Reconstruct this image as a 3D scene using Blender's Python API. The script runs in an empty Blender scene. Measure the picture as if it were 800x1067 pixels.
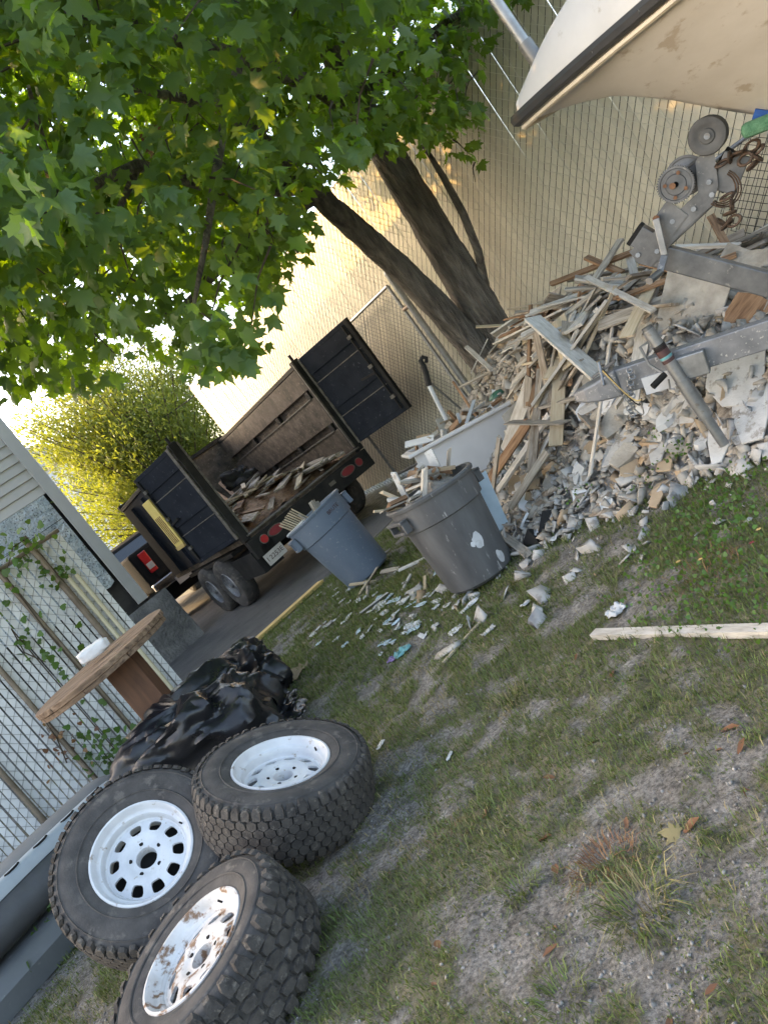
import bpy, math, random
import numpy as np
from mathutils import Vector, Matrix, noise

random.seed(11)
rng = np.random.default_rng(11)
sc = bpy.context.scene
col = sc.collection
R = math.radians

# ------------------------------------------------------------------ camera
FPX, CH, ROLL, PITCH = 790.0, 1.4, R(37.0), R(8.0)
cp_, sp_, cr_, sr_ = math.cos(PITCH), math.sin(PITCH), math.cos(ROLL), math.sin(ROLL)
FW, UPV, RT = Vector((0, cp_, -sp_)), Vector((0, sp_, cp_)), Vector((1, 0, 0))
cam_r, cam_u = RT * cr_ - UPV * sr_, RT * sr_ + UPV * cr_
cd = bpy.data.cameras.new('camera')
cam = bpy.data.objects.new('camera', cd)
col.objects.link(cam)
mw = Matrix((cam_r, cam_u, -FW)).transposed().to_4x4()
mw.translation = (0, 0, CH)
cam.matrix_world = mw
cd.sensor_fit = 'VERTICAL'
cd.sensor_height = 36
cd.lens = 36 * FPX / 1067
cd.clip_start, cd.clip_end = 0.05, 2000
sc.camera = cam

# ------------------------------------------------------------------ sky, sun, exposure
SUN_EL = R(21)
SUN_H = Vector((-0.93, 0.37, 0)).normalized()
w = bpy.data.worlds.new('World')
sc.world = w
w.use_nodes = True
nt = w.node_tree
nt.nodes.clear()
sky = nt.nodes.new('ShaderNodeTexSky')
sky.sky_type = 'NISHITA'
sky.sun_disc = False
sky.sun_elevation = SUN_EL
sky.sun_rotation = math.atan2(SUN_H.x, SUN_H.y)
sky.dust_density = 4.0
sky.ozone_density = 4.0
bg = nt.nodes.new('ShaderNodeBackground')
bg.inputs['Strength'].default_value = 0.15
wo = nt.nodes.new('ShaderNodeOutputWorld')
nt.links.new(sky.outputs[0], bg.inputs[0])
nt.links.new(bg.outputs[0], wo.inputs[0])
sl = bpy.data.lights.new('sun', 'SUN')
sl.energy = 2.0
sl.angle = R(0.53)
sl.color = (0.32, 0.21, 0.085)
so = bpy.data.objects.new('sun', sl)
col.objects.link(so)
sdir = Vector((SUN_H.x * math.cos(SUN_EL), SUN_H.y * math.cos(SUN_EL), math.sin(SUN_EL)))
so.rotation_euler = sdir.to_track_quat('Z', 'Y').to_euler()
so.location = (-20, 10, 20)
vs = sc.view_settings
vs.view_transform = 'Standard'
vs.look = 'None'
vs.gamma = 1
vs.use_curve_mapping = False
vs.exposure = 3.0
vs.use_white_balance = True          # the phone's white balance, set for open shade
vs.white_balance_temperature = 9900
vs.white_balance_tint = 14

sc.cycles.max_bounces = 6
sc.cycles.diffuse_bounces = 3
sc.cycles.transmission_bounces = 4
sc.cycles.transparent_max_bounces = 4

# ------------------------------------------------------------------ photo pixel -> place
def ray(px, py):
    u, v = px - 400.0, 533.5 - py
    a, b = u * cr_ + v * sr_, -u * sr_ + v * cr_
    return Vector((a, FPX * cp_ + b * sp_, -FPX * sp_ + b * cp_)) / FPX
O = Vector((0, 0, CH))
def G(px, py, z=0.0):
    d = ray(px, py)
    return O + d * ((z - CH) / d.z)
def D(px, py, y):
    d = ray(px, py)
    return O + d * (y / d.y)
def PL(px, py, p0, n):
    d = ray(px, py)
    return O + d * ((Vector(p0) - O).dot(Vector(n)) / d.dot(Vector(n)))
def proj(p):
    p = Vector(p) - O
    z = p.dot(FW)
    return 400 + FPX * p.dot(cam_r) / z, 533.5 - FPX * p.dot(cam_u) / z

# ------------------------------------------------------------------ smooth random fields
_tab = rng.random((256, 256))
def vnoise(x, y):
    x, y = np.asarray(x, float), np.asarray(y, float)
    xi, yi = np.floor(x).astype(int), np.floor(y).astype(int)
    fx, fy = x - xi, y - yi
    fx, fy = fx * fx * (3 - 2 * fx), fy * fy * (3 - 2 * fy)
    t = lambda i, j: _tab[i & 255, j & 255]
    return (t(xi, yi) * (1 - fx) + t(xi + 1, yi) * fx) * (1 - fy) + (t(xi, yi + 1) * (1 - fx) + t(xi + 1, yi + 1) * fx) * fy
def fbm(x, y, o=4):
    s, a, tot = 0, 1.0, 0
    for k in range(o):
        s = s + a * vnoise(np.asarray(x) * 2 ** k + 17 * k, np.asarray(y) * 2 ** k + 31 * k)
        tot += a
        a *= 0.5
    return s / tot
def sstep(a, b, x):
    t = np.clip((np.asarray(x, float) - a) / (b - a), 0, 1)
    return t * t * (3 - 2 * t)

# ------------------------------------------------------------------ materials
def _ramp(nt, fac, stops):
    r = nt.nodes.new('ShaderNodeValToRGB')
    el = r.color_ramp.elements
    while len(el) < len(stops):
        el.new(0.5)
    for e, (p, c) in zip(el, stops):
        e.position = p
        e.color = (*c, 1)
    nt.links.new(fac, r.inputs[0])
    return r.outputs[0]
def M(name, stops, scale=6, rough=0.75, metal=0.0, bump=0.0, bscale=60, stretch=(1, 1, 1), rnd=0.0, detail=6, spec=0.5, speck=None, sscale=40, sthr=0.66, coat=0.0, rvar=0.0, bdist=0.01):
    """stops: colours (linear) mixed by noise; speck: a second colour in spots of its own"""
    m = bpy.data.materials.new(name)
    m.use_nodes = True
    nt = m.node_tree
    b = nt.nodes['Principled BSDF']
    if not isinstance(stops[0], (tuple, list)):
        stops = [stops]
    tc = nt.nodes.new('ShaderNodeTexCoord')
    mp = nt.nodes.new('ShaderNodeMapping')
    mp.inputs['Scale'].default_value = stretch
    nt.links.new(tc.outputs['Object'], mp.inputs[0])
    oi = nt.nodes.new('ShaderNodeObjectInfo')
    if rnd > 0:
        ml = nt.nodes.new('ShaderNodeMath')
        ml.operation = 'MULTIPLY'
        ml.inputs[1].default_value = 57.0
        nt.links.new(oi.outputs['Random'], ml.inputs[0])
        cx = nt.nodes.new('ShaderNodeCombineXYZ')
        for i in range(3):
            nt.links.new(ml.outputs[0], cx.inputs[i])
        nt.links.new(cx.outputs[0], mp.inputs['Location'])
    n = nt.nodes.new('ShaderNodeTexNoise')
    n.inputs['Scale'].default_value = scale
    n.inputs['Detail'].default_value = detail
    n.inputs['Roughness'].default_value = 0.62
    nt.links.new(mp.outputs[0], n.inputs['Vector'])
    if len(stops) == 1:
        c = stops[0]
        stops = [tuple(x * 0.8 for x in c), tuple(min(1, x * 1.15) for x in c)]
    k = len(stops)
    out = _ramp(nt, n.outputs['Fac'], [(0.32 + 0.36 * i / (k - 1), s) for i, s in enumerate(stops)])
    if speck is not None:
        n2 = nt.nodes.new('ShaderNodeTexNoise')
        n2.inputs['Scale'].default_value = sscale
        n2.inputs['Detail'].default_value = 5
        n2.inputs['Roughness'].default_value = 0.65
        nt.links.new(mp.outputs[0], n2.inputs['Vector'])
        f = _ramp(nt, n2.outputs['Fac'], [(sthr - 0.03, (0, 0, 0)), (sthr + 0.05, (1, 1, 1))])
        mx = nt.nodes.new('ShaderNodeMix')
        mx.data_type = 'RGBA'
        nt.links.new(f, mx.inputs[0])
        nt.links.new(out, mx.inputs[6])
        mx.inputs[7].default_value = (*speck, 1)
        out = mx.outputs[2]
    if rnd > 0:
        mr = nt.nodes.new('ShaderNodeMapRange')
        mr.inputs[3].default_value = 1 - rnd
        mr.inputs[4].default_value = 1 + rnd
        nt.links.new(oi.outputs['Random'], mr.inputs[0])
        hs = nt.nodes.new('ShaderNodeHueSaturation')
        nt.links.new(mr.outputs[0], hs.inputs['Value'])
        nt.links.new(out, hs.inputs['Color'])
        out = hs.outputs[0]
    nt.links.new(out, b.inputs['Base Color'])
    b.inputs['Roughness'].default_value = rough
    if rvar:
        rr = nt.nodes.new('ShaderNodeMapRange')
        rr.inputs[1].default_value, rr.inputs[2].default_value = 0.3, 0.7
        rr.inputs[3].default_value, rr.inputs[4].default_value = rough - rvar, rough + rvar
        nt.links.new(n.outputs['Fac'], rr.inputs[0])
        nt.links.new(rr.outputs[0], b.inputs['Roughness'])
    b.inputs['Metallic'].default_value = metal
    b.inputs['Specular IOR Level'].default_value = spec
    if coat:
        b.inputs['Coat Weight'].default_value = coat
        b.inputs['Coat Roughness'].default_value = 0.08
    if bump:
        nb = nt.nodes.new('ShaderNodeTexNoise')
        nb.inputs['Scale'].default_value = bscale
        nb.inputs['Detail'].default_value = 6
        nt.links.new(mp.outputs[0], nb.inputs['Vector'])
        bp = nt.nodes.new('ShaderNodeBump')
        bp.inputs['Strength'].default_value = bump
        bp.inputs['Distance'].default_value = bdist
        nt.links.new(nb.outputs['Fac'], bp.inputs['Height'])
        nt.links.new(bp.outputs[0], b.inputs['Normal'])
    return m
def leafmat(name, c, tr, var=0.25, mixf=0.45, rough=0.55):
    m = bpy.data.materials.new(name)
    m.use_nodes = True
    nt = m.node_tree
    b = nt.nodes['Principled BSDF']
    o = nt.nodes['Material Output']
    ge = nt.nodes.new('ShaderNodeNewGeometry')
    hs = nt.nodes.new('ShaderNodeHueSaturation')
    hs.inputs['Color'].default_value = (*c, 1)
    mr = nt.nodes.new('ShaderNodeMapRange')
    mr.inputs[3].default_value, mr.inputs[4].default_value = 1 - var, 1 + var
    nt.links.new(ge.outputs['Random Per Island'], mr.inputs[0])
    nt.links.new(mr.outputs[0], hs.inputs['Value'])
    mh = nt.nodes.new('ShaderNodeMapRange')
    mh.inputs[3].default_value, mh.inputs[4].default_value = 0.485, 0.515
    nt.links.new(ge.outputs['Random Per Island'], mh.inputs[0])
    nt.links.new(mh.outputs[0], hs.inputs['Hue'])
    nt.links.new(hs.outputs[0], b.inputs['Base Color'])
    b.inputs['Roughness'].default_value = rough
    t = nt.nodes.new('ShaderNodeBsdfTranslucent')
    t.inputs[0].default_value = (*tr, 1)
    mx = nt.nodes.new('ShaderNodeMixShader')
    mx.inputs[0].default_value = mixf
    nt.links.new(b.outputs[0], mx.inputs[1])
    nt.links.new(t.outputs[0], mx.inputs[2])
    nt.links.new(mx.outputs[0], o.inputs['Surface'])
    return m

MT = {}
def mk():
    MT['asphalt'] = M('asphalt', [(.055, .055, .058), (.10, .098, .095)], 3, .9, bump=.5, bscale=180, speck=(.16, .15, .14), sscale=60)
    MT['tyre'] = M('tyre_rubber', [(.035, .033, .033), (.085, .078, .074)], 9, .85, bump=.2, bscale=120, speck=(.115, .103, .093), sscale=12, sthr=.58)
    MT['tread'] = M('tread_rubber', [(.03, .027, .026), (.085, .075, .067)], 16, .9, bump=.4, bscale=150, speck=(.13, .115, .10), sscale=34, sthr=.60)
    MT['rim'] = M('rim_white', [(.52, .54, .57), (.66, .68, .70)], 9, .45, speck=(.38, .33, .29), sscale=30, sthr=.64, bump=.06)
    MT['rimrust'] = M('rim_white_rusty', [(.44, .42, .40), (.64, .64, .64)], 9, .55, speck=(.20, .11, .065), sscale=15, sthr=.54, bump=.1)
    MT['black'] = M('black_void', (.006, .006, .006), rough=.9)
    MT['rust'] = M('rust', [(.13, .055, .03), (.26, .13, .07)], 30, .85, bump=.3)
    MT['greyplastic'] = M('grey_plastic', [(.085, .095, .10), (.13, .14, .145)], 3, .55, bump=.1, bscale=200, speck=(.2, .2, .19), sscale=25, sthr=.68)
    MT['striplastic'] = M('light_grey_plastic', [(.25, .29, .31), (.33, .37, .39)], 5, .4)
    MT['darkplastic'] = M('dark_grey_plastic', [(.04, .043, .045), (.07, .072, .075)], 5, .6)
    MT['bag'] = M('black_bag_film', [(.008, .008, .010), (.013, .014, .018)], 5, .33, bump=.3, bscale=40, bdist=.005, spec=.5, rvar=.1)
    MT['card'] = M('cardboard', [(.28, .20, .13), (.38, .28, .19)], 5, .9, bump=.1, rnd=.15)
    MT['spool'] = M('spool_wood', [(.06, .034, .022), (.18, .11, .07), (.27, .18, .12)], 4, .8, stretch=(1, 9, 9), bump=.4, bscale=30, rnd=.2)
    MT['spoolpost'] = M('brown_wood', [(.07, .028, .016), (.15, .065, .035)], 3, .6, stretch=(6, 6, 1))
    MT['rag'] = M('white_rag', [(.6, .6, .62), (.75, .75, .76)], 8, .95, bump=.4, bscale=50)
    MT['slatw'] = M('white_vinyl_slat', [(.62, .63, .65), (.78, .78, .79)], 2, .5, rnd=.08)
    MT['slatc'] = M('cream_vinyl_slat', [(.60, .55, .445), (.69, .64, .53)], 1.5, .5, rnd=.06)
    MT['wire'] = M('dark_wire', (.035, .037, .04), rough=.6, metal=.6)
    MT['wirel'] = M('grey_wire', (.20, .20, .20), rough=.5, metal=.7)
    MT['galv'] = M('galvanised_steel', [(.20, .21, .22), (.32, .33, .34)], 14, .45, metal=.75, speck=(.22, .20, .18), sscale=20, sthr=.64, bump=.05)
    MT['galvd'] = M('dull_galvanised_steel', [(.15, .16, .175), (.25, .26, .28)], 10, .5, metal=.5, speck=(.50, .49, .47), sscale=45, sthr=.62)
    MT['steelbrown'] = M('weathered_post', [(.16, .12, .09), (.28, .22, .17)], 8, .6, metal=.3)
    MT['cream'] = M('cream_pipe', [(.55, .48, .33), (.66, .60, .45)], 6, .5)
    MT['siding'] = M('grey_siding', [(.40, .385, .355), (.46, .44, .41)], 1.5, .6, rnd=.03)
    MT['trim'] = M('grey_trim', [(.36, .355, .345), (.42, .415, .40)], 2, .55)
    MT['foil'] = M('foil_board', [(.24, .30, .35), (.40, .46, .51), (.56, .60, .63)], 5, .36, metal=.45, bump=.8, bscale=18, bdist=.03, speck=(.08, .09, .10), sscale=38, sthr=.57)
    MT['tar'] = M('tar_paper', [(.018, .016, .016), (.045, .04, .038)], 4, .85)
    MT['stone'] = M('parged_foundation', [(.085, .085, .085), (.19, .185, .18)], 6, .95, bump=.8, bscale=25, bdist=.03)
    MT['roof'] = M('dark_shingle', [(.05, .048, .047), (.09, .085, .08)], 12, .9)
    MT['housewhite'] = M('white_clapboard', [(.62, .63, .65), (.70, .71, .72)], 1, .6)
    MT['bark'] = M('maple_bark', [(.075, .062, .054), (.17, .145, .125), (.28, .245, .21)], 14, .95, stretch=(1, 1, .16), bump=1.0, bscale=42, bdist=.12)
    MT['twig'] = M('twig_bark', [(.05, .035, .025), (.10, .07, .05)], 9, .9)
    MT['leaf'] = leafmat('maple_leaf', (.034, .078, .036), (.42, .74, .04), .5, .36)
    MT['leafd'] = leafmat('dry_leaf', (.22, .105, .052), (.25, .10, .035), .45, .2)
    MT['bush'] = leafmat('bush_leaf', (.09, .125, .03), (.36, .42, .05), .45, .42)
    MT['ivy'] = leafmat('ivy_leaf', (.06, .14, .035), (.16, .3, .03), .3, .35)
    MT['grass'] = leafmat('grass_blade', (.105, .145, .042), (.15, .20, .03), .6, .3)
    MT['straw'] = leafmat('straw_blade', (.30, .24, .12), (.2, .16, .06), .4, .25)
    MT['wgrey'] = M('grey_weathered_wood', [(.17, .145, .12), (.33, .29, .245), (.43, .385, .33)], 5, .9, stretch=(1, 12, 12), bump=.5, bscale=20, rnd=.22)
    MT['wbrown'] = M('brown_wood_board', [(.11, .055, .03), (.25, .14, .08), (.34, .21, .13)], 5, .85, stretch=(1, 10, 10), bump=.4, bscale=20, rnd=.25)
    MT['wdust'] = M('dusty_brown_wood', [(.16, .115, .08), (.31, .255, .205), (.42, .375, .33)], 6, .92, stretch=(1, 7, 7), bump=.5, bscale=24, rnd=.2)
    MT['wpale'] = M('pale_wood_lath', [(.36, .28, .19), (.50, .42, .31)], 5, .85, stretch=(1, 12, 12), bump=.3, bscale=20, rnd=.2)
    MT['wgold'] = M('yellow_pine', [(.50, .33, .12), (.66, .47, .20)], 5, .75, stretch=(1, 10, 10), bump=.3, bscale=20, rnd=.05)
    MT['lathw'] = M('whitewashed_lath', [(.34, .31, .27), (.56, .53, .49)], 8, .9, stretch=(1, 6, 6), bump=.4, bscale=30, rnd=.18)
    MT['plaster'] = M('grey_plaster', [(.21, .188, .16), (.40, .37, .33)], 7, .95, bump=.6, bscale=40, rnd=.2)
    MT['drywall'] = M('white_drywall', [(.38, .375, .365), (.54, .535, .525)], 6, .9, bump=.3, bscale=50, rnd=.2, speck=(.27, .25, .23), sscale=15, sthr=.58)
    MT['kraft'] = M('tan_board', [(.27, .19, .125), (.37, .28, .195)], 6, .9, rnd=.15, bump=.2)
    MT['rubble'] = M('rubble_dust', [(.14, .125, .11), (.27, .25, .23), (.36, .345, .33)], 9, .95, bump=.9, bscale=30, bdist=.03)
    MT['bath'] = M('white_enamel', [(.52, .52, .53), (.60, .60, .61)], 3, .35, speck=(.4, .37, .33), sscale=12, sthr=.70)
    MT['canblue'] = M('blue_grey_can', [(.085, .125, .175), (.115, .160, .215)], 3, .5, bump=.05, bscale=60, speck=(.2, .23, .26), sscale=30, sthr=.64)
    MT['cangrey'] = M('grey_can', [(.045, .047, .052), (.115, .12, .125)], 4, .62, stretch=(1, 1, .25), bump=.15, bscale=50, speck=(.33, .33, .33), sscale=30, sthr=.65)
    MT['boat'] = M('beige_gelcoat', [(.47, .42, .36), (.58, .53, .47)], 1.6, .42, stretch=(1, 1, 2.5), speck=(.38, .31, .24), sscale=6, sthr=.60)
    MT['deck'] = M('white_gelcoat', [(.46, .455, .45), (.55, .545, .54)], 2.5, .4, speck=(.36, .33, .30), sscale=9, sthr=.64)
    MT['rubrail'] = M('black_rub_rail', (.03, .031, .034), rough=.5)
    MT['rubline'] = M('rail_insert', (.55, .47, .36), rough=.5)
    MT['bluepaint'] = M('blue_paint', (.012, .085, .30), rough=.4)
    MT['carpet'] = M('green_carpet', [(.05, .17, .09), (.11, .27, .16)], 40, .98, bump=.8, bscale=160)
    MT['rubber'] = M('grey_rubber', [(.05, .05, .05), (.10, .10, .097)], 10, .7)
    MT['chain'] = M('rusty_chain', [(.06, .045, .035), (.15, .09, .06)], 40, .7, metal=.5)
    MT['navy'] = M('navy_black_paint', [(.012, .015, .022), (.022, .027, .036)], 4, .75, speck=(.07, .08, .10), sscale=22, sthr=.66, bump=.06, bscale=40, spec=.10)
    MT['bedin'] = M('bed_inside', [(.03, .023, .018), (.075, .056, .043), (.13, .10, .08)], 7, .75, speck=(.19, .15, .12), sscale=26, sthr=.62, bump=.3)
    MT['steelblk'] = M('black_steel', [(.012, .012, .013), (.03, .029, .028)], 6, .65, spec=.2)
    MT['edge'] = M('worn_edge', [(.05, .045, .04), (.17, .155, .135)], 14, .6)
    MT['red'] = M('red_lens', (.55, .02, .025), rough=.25, coat=.4)
    MT['redd'] = M('dark_red_lens', (.26, .02, .03), rough=.35)
    MT['plate'] = M('plate_white', (.55, .52, .50), rough=.5)
    MT['ink'] = M('plate_ink', (.07, .03, .03), rough=.6)
    MT['chrome'] = M('chrome', (.7, .7, .7), rough=.15, metal=1)
    MT['carpaint'] = M('dark_car_paint', [(.014, .014, .015), (.02, .02, .02)], 2, .8, spec=.08)
    MT['glass'] = M('dark_glass', (.01, .012, .013), rough=.05, spec=.8)
    MT['yellow'] = M('yellow_crate', [(.62, .45, .13), (.75, .58, .22)], 4, .7)
    MT['white'] = M('white_scrap', [(.46, .48, .50), (.58, .60, .62)], 8, .9, rnd=.14)
    MT['ltblue'] = M('pale_blue_board', [(.36, .50, .60), (.48, .62, .70)], 6, .8)
    MT['teal'] = M('teal_wrapper', [(.05, .24, .27), (.12, .40, .42)], 12, .4)
    MT['purple'] = M('purple_wrapper', [(.16, .10, .30), (.3, .2, .42)], 12, .4)
    MT['pebble'] = M('pebble', [(.15, .143, .133), (.38, .365, .345)], 30, .95, rnd=.1)
    MT['green'] = M('green_plastic', (.03, .13, .09), rough=.4)
    MT['brass'] = M('dark_grey_steel', [(.09, .094, .10), (.17, .175, .18)], 10, .45, metal=.55, speck=(.28, .27, .25), sscale=30, sthr=.66)
mk()

# ------------------------------------------------------------------ mesh builder
class MB:
    def __init__(s):
        s.v, s.f = [], []
    def add(s, vs, fs):
        o = len(s.v)
        s.v += [tuple(v) for v in vs]
        s.f += [tuple(i + o for i in f) for f in fs]
        return s
    def box(s, c, size, m=None, jit=0.0):
        m = m or Matrix.Identity(3)
        c = Vector(c)
        vs = []
        for x in (-.5, .5):
            for y in (-.5, .5):
                for z in (-.5, .5):
                    p = Vector((x * size[0], y * size[1], z * size[2]))
                    if jit:
                        p += Vector((random.uniform(-jit, jit) * size[0], random.uniform(-jit, jit) * size[1], random.uniform(-jit, jit) * size[2]))
                    vs.append(c + m @ p)
        return s.add(vs, [(0, 1, 3, 2), (4, 6, 7, 5), (0, 4, 5, 1), (2, 3, 7, 6), (0, 2, 6, 4), (1, 5, 7, 3)])
    def bar(s, a, b, wd, th, up=(0, 0, 1)):
        a, b = Vector(a), Vector(b)
        x = (b - a)
        L = x.length
        x.normalize()
        u = Vector(up)
        if abs(u.dot(x)) > .98:
            u = Vector((0, 1, 0))
        y = u.cross(x).normalized()
        z = x.cross(y)
        return s.box((a + b) / 2, (L, wd, th), Matrix((x, y, z)).transposed())
    def tube(s, path, r, n=8, caps=True):
        path = [Vector(p) for p in path]
        rs = r if isinstance(r, (list, tuple)) else [r] * len(path)
        t0 = (path[1] - path[0]).normalized()
        u = t0.orthogonal().normalized()
        vs, fs = [], []
        for i, p in enumerate(path):
            t = (path[min(i + 1, len(path) - 1)] - path[max(i - 1, 0)]).normalized()
            u = (u - t * u.dot(t)).normalized()
            v = t.cross(u)
            for k in range(n):
                a = 2 * math.pi * k / n
                vs.append(p + (u * math.cos(a) + v * math.sin(a)) * rs[i])
        for i in range(len(path) - 1):
            for k in range(n):
                fs.append((i * n + k, i * n + (k + 1) % n, (i + 1) * n + (k + 1) % n, (i + 1) * n + k))
        if caps:
            fs.append(tuple(range(n))[::-1])
            fs.append(tuple((len(path) - 1) * n + k for k in range(n)))
        return s.add(vs, fs)
    def lathe(s, prof, n=32, m=None, closed=False):
        m = m or Matrix.Identity(4)
        vs, fs = [], []
        for r, z in prof:
            for k in range(n):
                a = 2 * math.pi * k / n
                vs.append(m @ Vector((r * math.cos(a), r * math.sin(a), z)))
        q = len(prof)
        for i in range(q if closed else q - 1):
            j = (i + 1) % q
            for k in range(n):
                fs.append((i * n + k, i * n + (k + 1) % n, j * n + (k + 1) % n, j * n + k))
        return s.add(vs, fs)
    def prism(s, pts, z0, z1, m=None):
        m = m or Matrix.Identity(4)
        n = len(pts)
        vs = [m @ Vector((x, y, z0)) for x, y in pts] + [m @ Vector((x, y, z1)) for x, y in pts]
        fs = [tuple(range(n))[::-1], tuple(range(n, 2 * n))] + [(k, (k + 1) % n, n + (k + 1) % n, n + k) for k in range(n)]
        return s.add(vs, fs)
    def grid(s, fn, nu, nv):
        vs = [fn(i / nu, j / nv) for i in range(nu + 1) for j in range(nv + 1)]
        q = nv + 1
        fs = [(i * q + j, (i + 1) * q + j, (i + 1) * q + j + 1, i * q + j + 1) for i in range(nu) for j in range(nv)]
        return s.add(vs, fs)
    def mesh(s, name, mat=None, smooth=False, angle=35):
        me = bpy.data.meshes.new(name)
        me.from_pydata(s.v, [], s.f)
        if smooth:
            for p in me.polygons:
                p.use_smooth = True
            me.set_sharp_from_angle(angle=R(angle))
        if mat is not None:
            me.materials.append(MT[mat] if isinstance(mat, str) else mat)
        return me
    def build(s, name, mat, parent=None, smooth=False, bevel=0.0, loc=None, angle=35, bseg=2):
        return obj(name, s.mesh(name, mat, smooth, angle), parent, loc, bevel, bseg)
def obj(name, me, parent=None, loc=None, bevel=0.0, bseg=2):
    o = bpy.data.objects.new(name, me)
    col.objects.link(o)
    o.parent = parent
    if loc is not None:
        o.location = loc
    if bevel:
        md = o.modifiers.new('bevel', 'BEVEL')
        md.width = bevel
        md.segments = bseg
        md.limit_method = 'ANGLE'
    return o
def nump_mesh(name, verts, faces_tri, mat):
    me = bpy.data.meshes.new(name)
    verts = np.ascontiguousarray(verts, dtype=np.float32)
    f = np.ascontiguousarray(faces_tri, dtype=np.int32)
    k = f.shape[1]
    me.vertices.add(len(verts))
    me.vertices.foreach_set('co', verts.ravel())
    me.loops.add(f.size)
    me.loops.foreach_set('vertex_index', f.ravel())
    me.polygons.add(len(f))
    me.polygons.foreach_set('loop_start', np.arange(0, f.size, k, dtype=np.int32))
    me.update(calc_edges=True)
    me.validate()
    me.materials.append(MT[mat])
    return me
def tag(o, label=None, cat=None, group=None, kind=None):
    if label: o['label'] = label
    if cat: o['category'] = cat
    if group: o['group'] = group
    if kind: o['kind'] = kind
    return o
def thing(name, label, cat, loc=(0, 0, 0), rotz=0.0, group=None, rot=None):
    o = bpy.data.objects.new(name, None)
    o.empty_display_size = .1
    col.objects.link(o)
    o.location = loc
    if rot is not None:
        o.rotation_euler = rot.to_euler()
    else:
        o.rotation_euler = (0, 0, rotz)
    return tag(o, label, cat, group)
def zmat(n, x=None):
    n = Vector(n).normalized()
    x = Vector(x) if x else (Vector((1, 0, 0)) if abs(n.x) < .9 else Vector((0, 1, 0)))
    x = (x - n * x.dot(n)).normalized()
    return Matrix((x, n.cross(x), n)).transposed()
def text_mesh(name, body, size, mat, parent, m4, depth=.001, align='CENTER'):
    cu = bpy.data.curves.new(name, 'FONT')
    cu.body = body
    cu.size = size
    cu.align_x = align
    cu.align_y = 'CENTER'
    cu.extrude = depth
    t = bpy.data.objects.new(name + '_tmp', cu)
    me = bpy.data.meshes.new_from_object(t)
    bpy.data.objects.remove(t)
    me.materials.clear()
    me.materials.append(MT[mat])
    o = obj(name, me, parent)
    o.matrix_local = m4
    return o

# ================================================================== the place: heights of ground and rubble
E1, E2 = Vector((.874, .486, 0)), Vector((-.486, .874, 0))     # the lot's two directions
NF, N2 = Vector((.486, -.874, 0)), Vector((-.874, -.486, 0))   # facing normals of left front walls / tall fence
DP0 = Vector((-1.62, 7.98, 0))                                 # a point on the driveway's near edge
FP0 = Vector((.77, 11.61, 0))                                  # a point on the tall fence

def gz(x, y):
    x, y = np.asarray(x, float), np.asarray(y, float)
    d = (x - DP0.x) * -NF.x + (y - DP0.y) * -NF.y                # beyond the driveway edge
    m = (1 - sstep(-.8, -.1, d)) * sstep(-6, -4, -np.abs(x)) * sstep(-11, -9, -y)
    return ((fbm(x * .9, y * .9, 3) - .5) * .09 + (fbm(x * 7, y * 7, 3) - .5) * .022 + (fbm(x * 24 + 3, y * 24 + 7, 2) - .5) * .016) * m
def hp(x, y):
    """height of the rubble heap over the ground"""
    x, y = np.asarray(x, float), np.asarray(y, float)
    n = (fbm(x * 2.2 + 5, y * 2.2 + 9, 3) - .5)
    d = (x - .42) * .72 + (y - 4.62) * .69 + n * .35
    f = sstep(0, 1.75, d) * .75 + np.clip(d, 0, .5) * .25
    left = .38 + .62 * sstep(.55, 1.75, x + (y - 5.5) * .12)
    dl = x - .12 + n * .3                                        # the left flank, behind the grey can
    fl = sstep(0, .7, dl)
    back = 1 - .35 * sstep(7.2, 9.0, y)
    right = 1 - .45 * sstep(1.9, 2.9, x)
    tub = 1 - .5 * sstep(1.7, 1.2, x) * sstep(5.0, 5.6, y)
    return 1.06 * f * left * fl * back * right * tub
def surf(x, y):
    return float(gz(x, y)) + float(hp(x, y))
def S(px, py, lift=0.0):
    """where the sight line through a photo pixel meets ground or heap"""
    d = ray(px, py)
    t = .8
    while t < 16:
        p = O + d * t
        if p.z - lift <= surf(p.x, p.y):
            return p
        t += .02
    return O + d * t

def grass_mask(x, y):
    a = fbm(x * 1.3 + 3, y * 1.3 + 8, 4)
    b = fbm(x * 5.5 + 11, y * 5.5 + 2, 3)
    c = fbm(x * 13 + 5, y * 13 + 6, 2)
    g = a * .34 + b * .36 + c * .30
    return sstep(.41, .54, g + .06 * sstep(.2, 1.4, x) + .05 * sstep(3.5, 5.5, y) - .05 * sstep(-.3, -1.6, x))

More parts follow.
